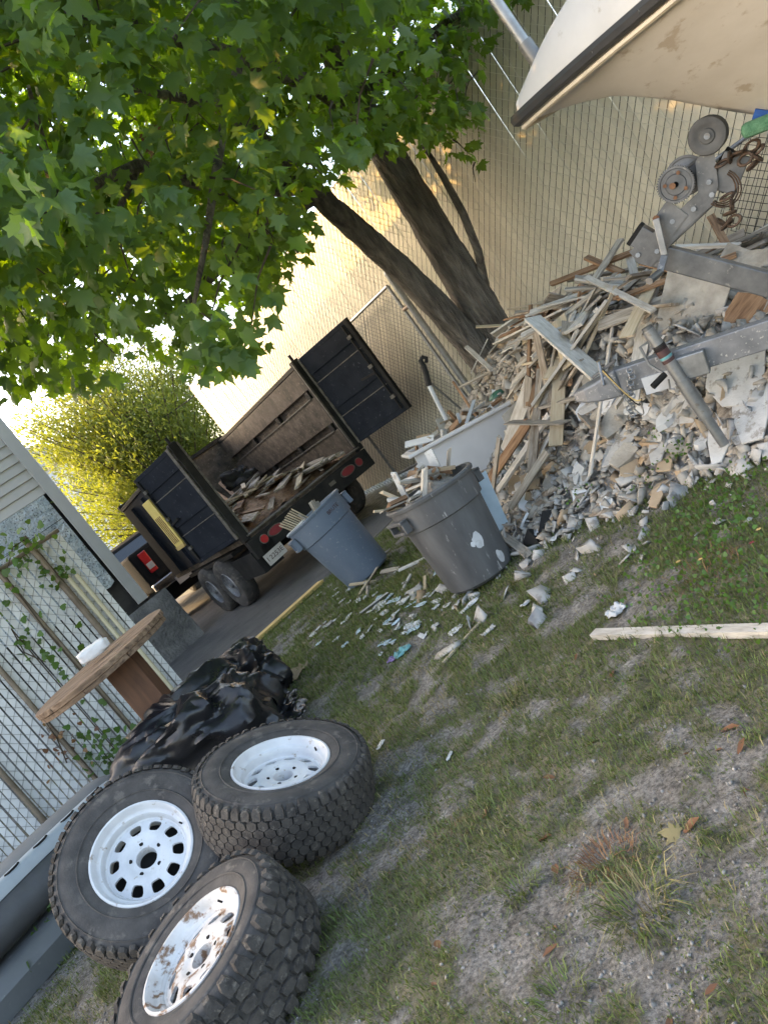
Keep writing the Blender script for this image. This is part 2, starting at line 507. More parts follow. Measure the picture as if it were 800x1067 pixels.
# ------------------------------------------------------------------ ground sheet
def ground():
    fx = np.concatenate([np.arange(-4.2, -1.9, .055), np.arange(-1.9, 2.2, .026), np.arange(2.2, 5.01, .055)])
    fy = np.concatenate([np.arange(.4, 1.0, .055), np.arange(1.0, 3.4, .024), np.arange(3.4, 9.3, .055)])
    xs = np.concatenate([[-300, -120, -50, -22, -12, -8, -6, -5], fx, [5.6, 7, 10, 16, 30, 80, 300]])
    ys = np.concatenate([[-300, -100, -30, -10, -4, -1.5, -.5], fy, [10, 11.5, 14, 18, 25, 40, 80, 160, 400]])
    X, Y = np.meshgrid(xs, ys, indexing='ij')
    Z = gz(X, Y)
    v = np.stack([X, Y, Z], -1).reshape(-1, 3)
    ny = len(ys)
    i, j = np.meshgrid(np.arange(len(xs) - 1), np.arange(ny - 1), indexing='ij')
    a = (i * ny + j).ravel()
    f = np.stack([a, a + ny, a + ny + 1, a + 1], -1)
    m = bpy.data.materials.new('ground')
    m.use_nodes = True
    MT['ground'] = m
    nt = m.node_tree
    b = nt.nodes['Principled BSDF']
    tc = nt.nodes.new('ShaderNodeTexCoord')
    def nz(s, d=8, r=.65):
        n = nt.nodes.new('ShaderNodeTexNoise')
        n.inputs['Scale'].default_value, n.inputs['Detail'].default_value, n.inputs['Roughness'].default_value = s, d, r
        nt.links.new(tc.outputs['Object'], n.inputs['Vector'])
        return n.outputs['Fac']
    dirt = _ramp(nt, nz(7.5, 10, .72), [(.32, (.105, .098, .09)), (.48, (.235, .222, .206)), (.66, (.37, .352, .33))])
    fine = _ramp(nt, nz(70, 4), [(.36, (.35, .35, .35)), (.62, (1.3, 1.29, 1.28))])
    mul = nt.nodes.new('ShaderNodeMix'); mul.data_type = 'RGBA'; mul.blend_type = 'MULTIPLY'; mul.inputs[0].default_value = .8
    nt.links.new(dirt, mul.inputs[6]); nt.links.new(fine, mul.inputs[7])
    at = nt.nodes.new('ShaderNodeAttribute'); at.attribute_name = 'turf'
    tur = _ramp(nt, nz(9), [(.32, (.07, .07, .035)), (.5, (.16, .15, .08)), (.68, (.32, .27, .18))])
    mx = nt.nodes.new('ShaderNodeMix'); mx.data_type = 'RGBA'
    mf = nt.nodes.new('ShaderNodeMath'); mf.operation = 'MULTIPLY'; mf.inputs[1].default_value = .72
    nt.links.new(at.outputs['Fac'], mf.inputs[0]); nt.links.new(mf.outputs[0], mx.inputs[0])
    nt.links.new(mul.outputs[2], mx.inputs[6]); nt.links.new(tur, mx.inputs[7])
    nt.links.new(mx.outputs[2], b.inputs['Base Color'])
    b.inputs['Roughness'].default_value = .97
    b.inputs['Specular IOR Level'].default_value = .2
    bp = nt.nodes.new('ShaderNodeBump'); bp.inputs['Strength'].default_value = 1.0; bp.inputs['Distance'].default_value = .03
    nt.links.new(nz(42, 9, .7), bp.inputs['Height']); nt.links.new(bp.outputs[0], b.inputs['Normal'])
    me = nump_mesh('ground', v, f, 'ground')
    al = me.attributes.new('turf', 'FLOAT', 'POINT')
    al.data.foreach_set('value', grass_mask(v[:, 0], v[:, 1]).astype(np.float32))
    tag(obj('ground', me), kind='structure')
ground()

def driveway():
    p0, p1 = DP0 - E1 * 2.2, DP0 + E1 * 2.45
    q = [p0]
    for k in range(1, 24):
        t = k / 24
        q.append(p0.lerp(p1, t) + NF * random.uniform(-.07, .07))
    q += [p1, p1 + E2 * 34, p0 + E2 * 34]
    m = MB().prism([(p.x, p.y) for p in q], -.05, .006)
    tag(m.build('driveway', 'asphalt'), kind='structure')
driveway()

# ------------------------------------------------------------------ chain link fences with slats
def chain_mesh(L, H, pitch, r, s0=0.0, z0=0.0, both=True):
    """two families of slanted wires clipped to the rectangle"""
    out = []
    for sg, off in ((1, .010), (-1, .014)):
        m = MB()
        k = -int(H / pitch) - 2
        while k * pitch < L + H:
            c = k * pitch
            pts = []
            if sg > 0:      # s = c + z
                za, zb = max(0, -c), min(H, L - c)
                pa, pb = (c + za, za), (c + zb, zb)
            else:           # s = c - z
                za, zb = max(0, c - L), min(H, c)
                pa, pb = (c - za, za), (c - zb, zb)
            if zb - za > .02:
                a = Vector((s0 + pa[0], -off, z0 + pa[1]))
                b = Vector((s0 + pb[0], -off, z0 + pb[1]))
                ns = max(1, int((b - a).length / .4))
                m.tube([a.lerp(b, i / ns) for i in range(ns + 1)], r, 3, caps=False)
            k += 1
        out.append(m)
    return out
def fence_frame(p, d):
    """local x along d, local -y toward the camera side"""
    return math.atan2(d.y, d.x)

def tall_fence():
    far = PL(203, 412, FP0, N2)
    H = 3.62
    p_far = Vector((far.x, far.y, 0))
    L = (far.y - 3.9) / .874
    d = -E2
    f = thing('slatted_fence', 'tall chain link fence with cream vinyl slats behind the maple tree', 'fence', p_far, math.atan2(d.y, d.x))
    # local x runs from the far end toward the camera; the yard lies at local -y?  check the sign
    yard = Matrix.Rotation(-math.atan2(d.y, d.x), 3, 'Z') @ N2
    sg = 1 if yard.y > 0 else -1
    n = int(L / .101)
    sm = MB().box((0, 0, 0), (.0985, .006, H - .08)).mesh('slat', 'slatc')
    for k in range(n):
        o = obj('slat', sm, f, (.06 + k * .101, 0, H / 2 + .02 + random.uniform(-.012, .012)))
        o.rotation_euler = (random.uniform(-.004, .004), random.uniform(-.002, .002), random.uniform(-.04, .04))
    a, b = chain_mesh(L, H, .098, .0026)
    for m, mt in ((a, 'slatc' if sg > 0 else 'wire'), (b, 'wire' if sg > 0 else 'slatc')):
        o = m.build('wire_mesh', mt, f)
        o.scale = (1, -sg, 1)
        o['kind'] = 'stuff'
    MB().tube([(0, -sg * .05, H), (L, -sg * .05, H)], .024, 8).build('top_rail', 'galv', f, True)
    MB().tube([(0, -sg * .05, .12), (L, -sg * .05, .12)], .012, 6).build('bottom_wire', 'wirel', f, True)
    pm = MB().tube([(0, 0, -.1), (0, 0, H + .05)], .036, 10).mesh('post', 'galv', True)
    x = .02
    while x < L:
        obj('post', pm, f, (x, -sg * .06, 0))
        x += 2.9
    return f
tall_fence()

def gate():
    top = PL(402, 285, FP0 + N2 * .16, N2)
    base = Vector((top.x, top.y, 0))
    g = thing('chain_link_gate', 'chain link gate with galvanised frame between the trailer and tree trunks', 'gate', base, math.atan2(E2.y, E2.x))
    H = top.z
    MB().tube([(-.02, 0, 0), (-.02, 0, H)], .040, 10).build('gate_post', 'galv', g, True)
    MB().tube([(-.02, 0, H - .01), (-.02, 0, H + .03)], [.045, .02], 10).build('post_cap', 'galv', g, True)
    W, gt = 2.6, H - .12
    for x in (.12, W):
        MB().tube([(x, 0, .1), (x, 0, gt)], .022, 8).build('frame_upright', 'galv', g, True)
    for z in (.1, gt):
        MB().tube([(.12, 0, z), (W, 0, z)], .022, 8).build('frame_rail', 'galv', g, True)
    for z in (.5, gt - .35):
        MB().tube([(-.03, 0, z), (.12, .0, z)], .03, 8).build('hinge', 'steelbrown', g, True)
    a, b = chain_mesh(W - .12, gt - .1, .078, .0028, .12, .1)
    for m in (a, b):
        m.build('wire_mesh', 'wirel', g)['kind'] = 'stuff'
    MB().bar((.2, .03, .2), (.55, .03, 1.1), .02, .02).build('brace', 'galv', g)
gate()

def left_fence():
    P = Vector((-3.46, 6.6, 0))
    pix = [(114, 668), (80, 692), (95, 806), (47, 855)]
    ss = [(PL(x, y, P, NF) - P).dot(E1) for x, y in pix]
    L0, L1 = min(ss) - 1.6, max(ss) + .28
    base = P + E1 * L0
    L, H = L1 - L0, 2.08
    f = thing('white_slat_fence', 'low chain link fence with white slats and vines behind the round table', 'fence', base, math.atan2(E1.y, E1.x))
    sm = MB().box((0, 0, 0), (.054, .006, H - .04)).mesh('slat', 'slatw')
    n = int(L / .068)
    for k in range(n):
        o = obj('slat', sm, f, (.04 + k * .068, 0, H / 2 + random.uniform(-.02, .02)))
        o.rotation_euler = (0, random.uniform(-.006, .006), random.uniform(-.15, .15))
    a, b = chain_mesh(L, H, .105, .0017)
    for m in (a, b):
        m.build('wire_mesh', 'wirel', f)['kind'] = 'stuff'
    for k, s in enumerate(ss + [min(ss) - .55, min(ss) - 1.1]):
        MB().tube([(s - L0, -.045, -.05), (s - L0, -.045, H + (.12 if k < 2 else 0))], .024 if k else .032, 10).build('post', 'steelbrown', f, True)
    s = ss[0] - L0
    p = MB().tube([(s + .075, -.05, 0), (s + .075, -.05, 1.7)], .022, 10).build('cream_pipe', 'cream', f, True)
    MB().tube([(s + .145, -.05, 0), (s + .145, -.05, 1.66)], .020, 10).build('cream_pipe', 'cream', f, True)
    MB().tube([(0, -.02, H), (L, -.02, H)], .02, 8).build('top_rail', 'steelbrown', f, True)
    return P
left_fence()

# ------------------------------------------------------------------ buildings
KC = Vector((-3.5, 11.1, 0))
def left_building():
    b = thing('sided_house', 'grey sided house with silver foil boards at the driveway edge', 'house', KC, math.atan2(E1.y, E1.x))
    zat = lambda px, py: PL(px, py, KC, NF).z
    zsid, ztrim, W = zat(54, 510), zat(157, 620), 9.6
    ztar = zat(112, 640)
    zfb = zat(118, 590)
    EV, RG, DEP, WW = 4.95, 5.9, 5.0, 5.8
    W = WW
    # shell behind the cladding (local x = along E1, local y = depth): low wing, then a taller block added out of view to shade the yard
    MB().prism([(-WW, 0), (0, 0), (0, EV), (-WW, RG)], -DEP, -.05, Matrix.Rotation(math.pi / 2, 4, 'X')).build('wall', 'tar', b)
    MB().prism([(-15.5, 0), (-WW - .01, 0), (-WW - .01, 6.0), (-10, 7.4), (-15.5, 6.0)], -DEP, .1, Matrix.Rotation(math.pi / 2, 4, 'X')).build('wall', 'siding', b)
    z = zsid
    ex = .14
    while z < RG - .1:
        u0, u1 = .17, W
        if z + ex > EV:
            u0 = max(.17, (z + ex - EV) / (RG - EV) * WW)
        if u1 - u0 > .1:
            rot = Matrix.Rotation(R(-9), 3, 'X')
            MB().box((-(u0 + u1) / 2, -.03, z + ex / 2), (u1 - u0, .016, ex + .012), rot).build('siding_board', 'siding', b)
        z += ex
    MB().box((-.085, -.055, (ztrim + EV) / 2), (.17, .05, EV - ztrim)).build('corner_trim', 'trim', b, bevel=.005)
    MB().box((.005, .09, (ztrim + EV) / 2), (.03, .13, EV - ztrim)).build('corner_trim', 'trim', b)
    # foil boards with a torn lower edge
    zs = zsid - .01
    mid = zat(30, 565)
    def torn(u):
        return zfb - .30 * math.sin(u * 1.6 + .4) * .6 + .10 * noise.noise(Vector((u * 5, 3, 1))) - .05
    m = MB()
    us = [.22 + .09 * k for k in range(60)]
    pts = [(-u, torn(u)) for u in us] + [(-us[-1], mid + .004), (-us[0], mid + .004)]
    m.prism(pts, .035, .047, Matrix.Rotation(math.pi / 2, 4, 'X')).build('foil_board', 'foil', b)
    MB().box((-(us[0] + us[-1]) / 2, -.047, (mid + .012 + zs) / 2), (us[-1] - us[0], .012, zs - mid - .012)).build('foil_board', 'foil', b)
    # wall side along the driveway
    for k in range(28):
        MB().box((.012, DEP / 2 + .1, ztrim + .2 + k * .14), (.016, DEP - .2, .15), Matrix.Rotation(R(5), 3, 'Y')).build('siding_board', 'siding', b)
    # foundation
    fm = MB()
    def fpt(u, v):
        x = .26 - u * W
        zz = v * (ztrim - .02)
        n_ = noise.noise(Vector((x * 1.7, zz * 2.3, 2)))
        return (x, -.22 + .12 * v - .06 * n_, zz - .02)
    fm.grid(fpt, 90, 8)
    fm.grid(lambda u, v: (.26 + .04 * noise.noise(Vector((u * 9, v * 2, 7))), -.22 + .12 * v + u * DEP, v * (ztrim - .02) - .02), 30, 8)
    fm.build('foundation', 'stone', b, True, angle=60)
    # roof, also over the added block
    r = MB()
    for (x0, z0), (x1, z1) in (((.3, EV - .03), (-WW, RG + .02)), ((-WW + .3, 5.9), (-10, 7.43)), ((-15.8, 5.9), (-10, 7.44))):
        a = Vector((x0, -.35, z0)); c = Vector((x1, -.35, z1)); dd = Vector((0, DEP + .7, 0)); up = Vector((0, 0, .1))
        r.add([a, c, c + dd, a + dd, a + up, c + up, c + dd + up, a + dd + up],
              [(0, 1, 2, 3), (7, 6, 5, 4), (0, 4, 5, 1), (1, 5, 6, 2), (2, 6, 7, 3), (3, 7, 4, 0)])
    r.build('roof', 'roof', b)
left_building()

def far_house():
    p = D(95, 560, 38)
    base = Vector((p.x, p.y, 0))
    h = thing('far_house', 'distant white clapboard house seen past the green bush', 'house', base, math.atan2(E1.y, E1.x))
    tz = D(58, 482, 38).z
    W, DEP = 6.5, 8
    MB().box((-.3, DEP / 2, tz / 2), (W, DEP, tz)).build('wall', 'housewhite', h)
    bm = MB()
    k = .3
    while k < tz - .1:
        bm.box((-.3, -.02, k), (W, .03, .20), Matrix.Rotation(R(-9), 3, 'X'))
        k += .22
    bm.build('clapboards', 'housewhite', h)
    MB().prism([(-W / 2 - .6, 0), (W / 2 + .1, 0), (-.3, 1.6)], -DEP - .3, .3, Matrix.Translation((0, 0, tz)) @ Matrix.Rotation(math.pi / 2, 4, 'X')).build('roof', 'trim', h)
    for x, z in ((-1.4, 3.2), (1.4, 3.2), (-1.4, 6.0), (1.4, 6.0)):
        wn = MB().box((x, -.07, z), (.95, .06, 1.5)).build('window', 'deck', h)
        MB().box((x, -.11, z + .36), (.75, .02, .6)).build('pane', 'glass', wn)
        MB().box((x, -.11, z - .36), (.75, .02, .6)).build('pane', 'glass', wn)
far_house()

def power_line(p, q, lab):
    a, b = D(*p), D(*q)
    d = (b - a)
    a2, b2 = a - d * 1.6, b + d * 2.2
    pts = [a2.lerp(b2, t / 10) - Vector((0, 0, .5 * math.sin(math.pi * t / 10))) + Vector((0, 0, .4)) for t in range(11)]
    tag(MB().tube(pts, .014, 5).build('power_line', 'steelblk', None, True), lab, 'cable', 'power lines over the driveway')
power_line((52, 500, 28), (100, 475, 24), 'lower thin power line crossing the sky before the white house')
power_line((40, 480, 29), (108, 440, 25), 'middle thin power line crossing the sky before the white house')
power_line((18, 448, 26), (56, 428, 24), 'uppermost thin power line in the blue sky patch above the house')

# ------------------------------------------------------------------ maple tree
def leaf_outline():
    pts = [(0, 0), (.10, .02), (.30, -.10), (.34, .06), (.52, .16), (.36, .24), (.42, .42), (.56, .60), (.36, .58), (.22, .52), (.20, .70), (.10, .80), (0, 1.0)]
    L = pts + [(-x, y) for x, y in pts[-2:0:-1]]
    return np.array(L)
LO = leaf_outline()
def leaf_geo():
    """unit maple leaf with a fold along its midrib and drooping lobes: (verts, tris)"""
    c = np.array([[0, .32]])
    p = np.vstack([c, LO])
    z = -.22 * np.abs(p[:, 0]) ** 1.3 - .16 * (p[:, 1] - .3) ** 2
    v = np.column_stack([p[:, 0], p[:, 1], z])
    n = len(LO)
    t = np.array([[0, 1 + k, 1 + (k + 1) % n] for k in range(n)])
    return v, t
LV, LT = leaf_geo()
def curled(fold, curl, twist):
    v = LV.copy()
    v[:, 2] = -fold * np.abs(v[:, 0]) ** 1.2 - curl * np.clip(v[:, 1] - .25, 0, 1) ** 2 + twist * v[:, 0] * v[:, 1]
    v[:, 1] -= curl * .25 * np.clip(v[:, 1] - .3, 0, 1) ** 2
    return v
LVS = [LV, curled(.5, .5, .3), curled(-.25, .35, -.4), curled(.75, .15, .1), curled(.15, .8, -.2)]
def frames(nrm, tip):
    """rotation matrices with columns x, y = leaf tip direction, z = leaf normal"""
    tip = tip / np.linalg.norm(tip, axis=1, keepdims=True)
    nrm = nrm - tip * np.sum(nrm * tip, 1, keepdims=True)
    nrm = nrm / (np.linalg.norm(nrm, axis=1, keepdims=True) + 1e-9)
    x = np.cross(tip, nrm)
    return np.stack([x, tip, nrm], -1)
def scatter(V, T, pos, Rm, size):
    v = np.einsum('nij,kj->nki', Rm, V) * size[:, None, None] + pos[:, None, :]
    off = (np.arange(len(pos)) * len(V))[:, None, None]
    return v.reshape(-1, 3), (T[None] + off).reshape(-1, T.shape[1])

def maple():
    bx = D(533, 388, 8.3)
    base = Vector((bx.x, bx.y, 0))
    t = thing('maple_tree', 'two stemmed maple tree with broad leafy crown hanging over the yard', 'tree', base)
    def tr(p): return Vector(p) - base
    tip1 = D(318, -25, 7.4)
    def bump_tube(path, rad, n=44, seed=0):
        # refined path with uneven bark
        P, Q = [], []
        for i in range(len(path) - 1):
            for k in range(16):
                u = k / 16
                P.append(path[i].lerp(path[i + 1], u)); Q.append(rad[i] * (1 - u) + rad[i + 1] * u)
        P.append(path[-1]); Q.append(rad[-1])
        Q = [q * (1 + .07 * noise.noise(Vector((i * .13, seed, 0)))) for i, q in enumerate(Q)]
        m = MB().tube(P, Q, n)
        nv = []
        for i, p in enumerate(P):
            for k in range(n):
                v = Vector(m.v[i * n + k])
                q = Vector((v.x * 17, v.y * 17, v.z * 3.2))
                rdg = 1 - abs(noise.noise(q + Vector((0, 0, seed)))) * 2.4
                g = (v - p) * (.085 * rdg + .05 * noise.noise(v * 5) + .03 * noise.noise(v * 40))
                nv.append(tuple(v + g))
        m.v = nv
        return m
    p1 = [base + Vector((.05, 0, -.1)), base + Vector((.04, 0, .35)), D(524, 365, 8.25), D(487, 300, 8.2), D(446, 232, 8.1), D(404, 160, 8.0), D(372, 110, 7.9), tip1]
    bump_tube([tr(p) for p in p1], [.33, .27, .215, .19, .175, .16, .15, .13]).build('trunk', 'bark', t, True, angle=80)
    p2 = [base + Vector((-.15, -.05, -.1)), base + Vector((-.14, -.05, .4)), D(502, 372, 8.2), D(464, 328, 8.1), D(415, 278, 8.0), D(372, 240, 7.9), D(333, 205, 7.7), D(290, 165, 7.4), D(230, 110, 7.0)]
    bump_tube([tr(p) for p in p2], [.25, .20, .16, .138, .125, .115, .105, .09, .07], seed=5).build('trunk', 'bark', t, True, angle=80)
    # limbs
    limbs = [[D(385, 130, 7.95), D(330, 90, 7.2), D(250, 60, 6.2), D(150, 30, 5.2), D(70, 10, 4.6)],
             [D(320, 195, 7.6), D(240, 200, 6.6), D(145, 172, 5.9), D(60, 210, 5.3), D(20, 240, 5.0)],
             [D(330, 205, 7.7), D(260, 250, 7.4), D(190, 320, 7.2), D(120, 350, 7.0)],
             [D(372, 112, 7.9), D(420, 60, 7.6), D(470, 20, 7.2), D(540, -10, 6.9)],
             [D(340, 20, 7.5), D(270, -30, 6.4), D(160, -60, 5.2), D(60, -70, 4.4)],
             [D(60, 210, 5.3), D(45, 150, 4.7), D(30, 90, 4.2)],
             [D(250, 60, 6.2), D(230, 150, 5.3), D(215, 250, 4.9), D(200, 330, 4.8)],
             [D(145, 172, 5.9), D(105, 260, 5.6), D(75, 330, 5.4)],
             [D(230, 110, 7.0), D(130, 90, 6.8), D(40, 60, 6.6)]]
    lr = [.10, .075, .06, .08, .09, .04, .045, .03, .05]
    lm = MB()
    for P, r in zip(limbs, lr):
        P = [tr(p) for p in P]
        lm.tube(P, [r * (1 - .75 * i / (len(P) - 1)) for i in range(len(P))], 7)
    lm.tube([tr(D(508, 312, 8.2)), tr(D(498, 262, 8.0)), tr(D(482, 222, 7.9)), tr(D(462, 185, 7.8)), tr(D(440, 150, 7.7))], [.05, .045, .042, .035, .02], 7)
    crown = MB().tube([tr(tip1), tr(tip1 + Vector((-.4, -.3, 1.2))), tr(tip1 + Vector((-.3, -.8, 2.2)))], [.15, .10, .04], 8).build('crown', 'bark', t, True)
    lm.build('limbs', 'bark', crown, True)
    # foliage: twigs through the crown's volume, each with a spray of leaves
    ba = np.array([-700, -500, -300, -246, -204, -150, -102, -72, -12, 30, 74, 133, 200, 262, 298, 330, 400, 436, 470, 520, 700])
    bb = np.array([420, 390, 365, 345, 300, 290, 285, 226, 206, 222, 262, 300, 300, 285, 238, 275, 310, 330, 375, 480, 600])
    def ab(p):
        q = p - np.array([0, 0, CH])
        z = q[:, 1] * cp_ - q[:, 2] * sp_
        b = q[:, 1] * sp_ + q[:, 2] * cp_
        z = np.maximum(z, .2)
        return q[:, 0] / z * FPX, b / z * FPX
    N = 16000
    c = np.array([.1, 6.3, 4.9]); rad = np.array([4.3, 3.7, 2.9])
    u = rng.normal(size=(N, 3)); u /= np.linalg.norm(u, axis=1, keepdims=True)
    rr = rng.random(N) ** .42
    tw = c + u * rr[:, None] * rad
    a_, b_ = ab(tw)
    lim = np.interp(a_, ba, bb)
    ok = (b_ > lim + 12 + 22 * rng.random(N)) & (tw[:, 1] > 3.0) & (np.linalg.norm(tw - np.array([0, 0, CH]), axis=1) > 2.9)
    # open gaps where the photograph looks through the crown
    gap = fbm(tw[:, 0] * 1.3 + tw[:, 2] * 1.1 + 40, tw[:, 1] * 1.2 - tw[:, 2] * .9 + 40, 3)
    ok &= gap > .45
    inframe = (np.abs(a_) < 640) & (b_ < 780)
    ok &= inframe | (rng.random(N) < .35)
    tw = tw[ok & (tw[:, 0] > -3.3)][:2300]
    # a few low hanging sprays
    extra = [(235, 345, 4.6), (250, 365, 4.7), (215, 350, 4.5), (225, 375, 4.6), (262, 340, 4.9), (195, 330, 4.6), (20, 385, 6.5), (55, 395, 6.7), (40, 380, 6.0), (10, 395, 6.3),
             (488, 160, 7.3), (500, 178, 7.3), (470, 150, 7.4), (512, 150, 7.2), (290, 270, 7.3), (300, 250, 7.5), (310, 265, 7.4), (280, 300, 7.2), (495, 190, 7.3), (300, 280, 7.0), (205, 385, 6.0), (150, 350, 6.5), (100, 370, 6.8),
             (8, 190, 3.3), (4, 160, 3.2), (300, 40, 4.4), (285, 75, 4.3), (270, 100, 4.4), (255, 135, 4.5), (330, 60, 4.8), (310, 20, 4.6), (120, 20, 3.9), (180, 40, 4.1), (90, 60, 3.7)]
    tw = np.vstack([tw] + [np.array([[*D(*e)]]) for e in extra])
    pos, tip, nrm, siz = [], [], [], []
    for k, p in enumerate(tw):
        n = random.randint(11, 17)
        out = np.array([p[0] - c[0], p[1] - c[1], -.5]); out /= np.linalg.norm(out)
        dr = out + rng.normal(size=3) * .55
        dr /= np.linalg.norm(dr)
        for j in range(n):
            s = (j / n - .5) * .62
            q = p + dr * s + rng.normal(size=3) * .06
            pos.append(q)
            tip.append(dr * .35 + np.array([0, 0, -.75]) + rng.normal(size=3) * .5)
            nrm.append(np.array([0, -.25, .8]) + out * .5 + rng.normal(size=3) * .5)
            siz.append(random.uniform(.075, .15))
    pos, tip, nrm, siz = map(np.array, (pos, tip, nrm, siz))
    a_, b_ = ab(pos)
    lim = np.interp(a_, ba, bb)
    keep = (b_ > lim - 4 - 14 * rng.random(len(pos))) & (pos[:, 1] > 2.6)
    pos, tip, nrm, siz = pos[keep], tip[keep], nrm[keep], siz[keep]
    Rm = frames(nrm, tip)
    # the 300 that show largest become leaves of their own
    q = pos - np.array([0, 0, CH])
    zc = q @ np.array(FW)
    px = 400 + FPX * (q @ np.array(cam_r)) / zc
    py = 533 - FPX * (q @ np.array(cam_u)) / zc
    vis = (px > -5) & (px < 805) & (py > -5) & (py < 1070)
    score = np.where(vis, siz / zc, 0)
    order = np.argsort(-score)
    big, rest = order[:300], order[300:]
    bl = np.array(base)
    vv, ff, o0 = [], [], 0
    for i in range(5):
        r5 = rest[i::5]
        v, f = scatter(LVS[i], LT, pos[r5] - bl, Rm[r5], siz[r5])
        vv.append(v); ff.append(f + o0); o0 += len(v)
    v, f = np.vstack(vv), np.vstack(ff)
    fo = obj('foliage', nump_mesh('foliage', v, f, 'leaf'), crown)
    fo['kind'] = 'stuff'
    lms = [nump_mesh('leaf', q_, LT, 'leaf') for q_ in LVS]
    for k in big:
        o = obj('leaf', lms[k % 5], crown)
        m4 = Matrix([list(r) for r in (Rm[k] * siz[k])]).to_4x4()
        m4.translation = Vector(pos[k] - bl)
        o.matrix_local = m4
    dp = []
    for e, k in (((75, 203, 5.3), 5), ((92, 248, 5.2), 16), ((150, 145, 5.4), 5), ((165, 152, 5.3), 4), ((88, 218, 5.2), 3)):
        dp += [np.array(D(*e)) + rng.normal(size=3) * .07 for _ in range(k)]
    dp = np.array(dp)
    v, f = scatter(LV, LT, dp - bl, frames(rng.normal(size=dp.shape), rng.normal(size=dp.shape) + np.array([0, 0, -.8])), rng.uniform(.05, .09, len(dp)))
    obj('dead_leaves', nump_mesh('dead_leaves', v, f, 'leafd'), crown)['kind'] = 'stuff'
    # twigs carrying the sprays
    tm = MB()
    for p in tw[::2]:
        p = Vector(p) - base
        q = p + Vector((random.uniform(-.2, .5), random.uniform(.1, .5), random.uniform(.15, .5)))
        tm.tube([q, (p + q) / 2 + Vector((0, 0, .04)), p], [.010, .007, .003], 3, caps=False)
    tm.build('twigs', 'twig', crown)['kind'] = 'stuff'
maple()

def bush():
    b0 = D(178, 505, 21)
    base = Vector((b0.x, b0.y, 0))
    t = thing('willow_bush', 'tall sunlit yellow green bush beyond the dump trailer', 'bush', base)
    crown_top = D(150, 300, 21).z
    tr = MB()
    V = np.array([[0, 0, 0], [.16, .5, -.03], [0, 1, -.1], [-.16, .5, -.03]]); T = np.array([[0, 1, 2], [0, 2, 3]])
    pos, tip = [], []
    for k in range(170):
        ang = random.uniform(0, 2 * math.pi)
        rad = random.uniform(.2, 3.4)
        h = crown_top * random.uniform(.5, 1.0) * (1 - .06 * rad)
        e = Vector((math.cos(ang) * rad, math.sin(ang) * rad, h))
        P = [Vector((e.x * .15 * i / 6 * (i / 6 + .9) + e.x * .75 * (i / 6) ** 2, e.y * .15 * i / 6 + e.y * .8 * (i / 6) ** 2, h * i / 6)) for i in range(7)]
        tr.tube(P, [.05 * (1 - .85 * i / 6) for i in range(7)], 4, caps=False)
        for j in range(900):
            u = random.uniform(.12, 1) * 6
            i = min(5, int(u)); q = P[i].lerp(P[i + 1], u - i)
            sp = .32
            pos.append(np.array(q) + rng.normal(size=3) * sp * np.array([1, 1, .7]))
            tip.append(np.array([math.cos(ang) * .4, math.sin(ang) * .4, .6]) + rng.normal(size=3) * .55)
    pos, tip = np.array(pos), np.array(tip)
    Rm = frames(rng.normal(size=pos.shape), tip)
    v, f = scatter(V, T, pos, Rm, rng.uniform(.08, .17, len(pos)))
    c = obj('crown', nump_mesh('crown', v, f, 'bush'), t)
    tr.build('stems', 'twig', t)
bush()

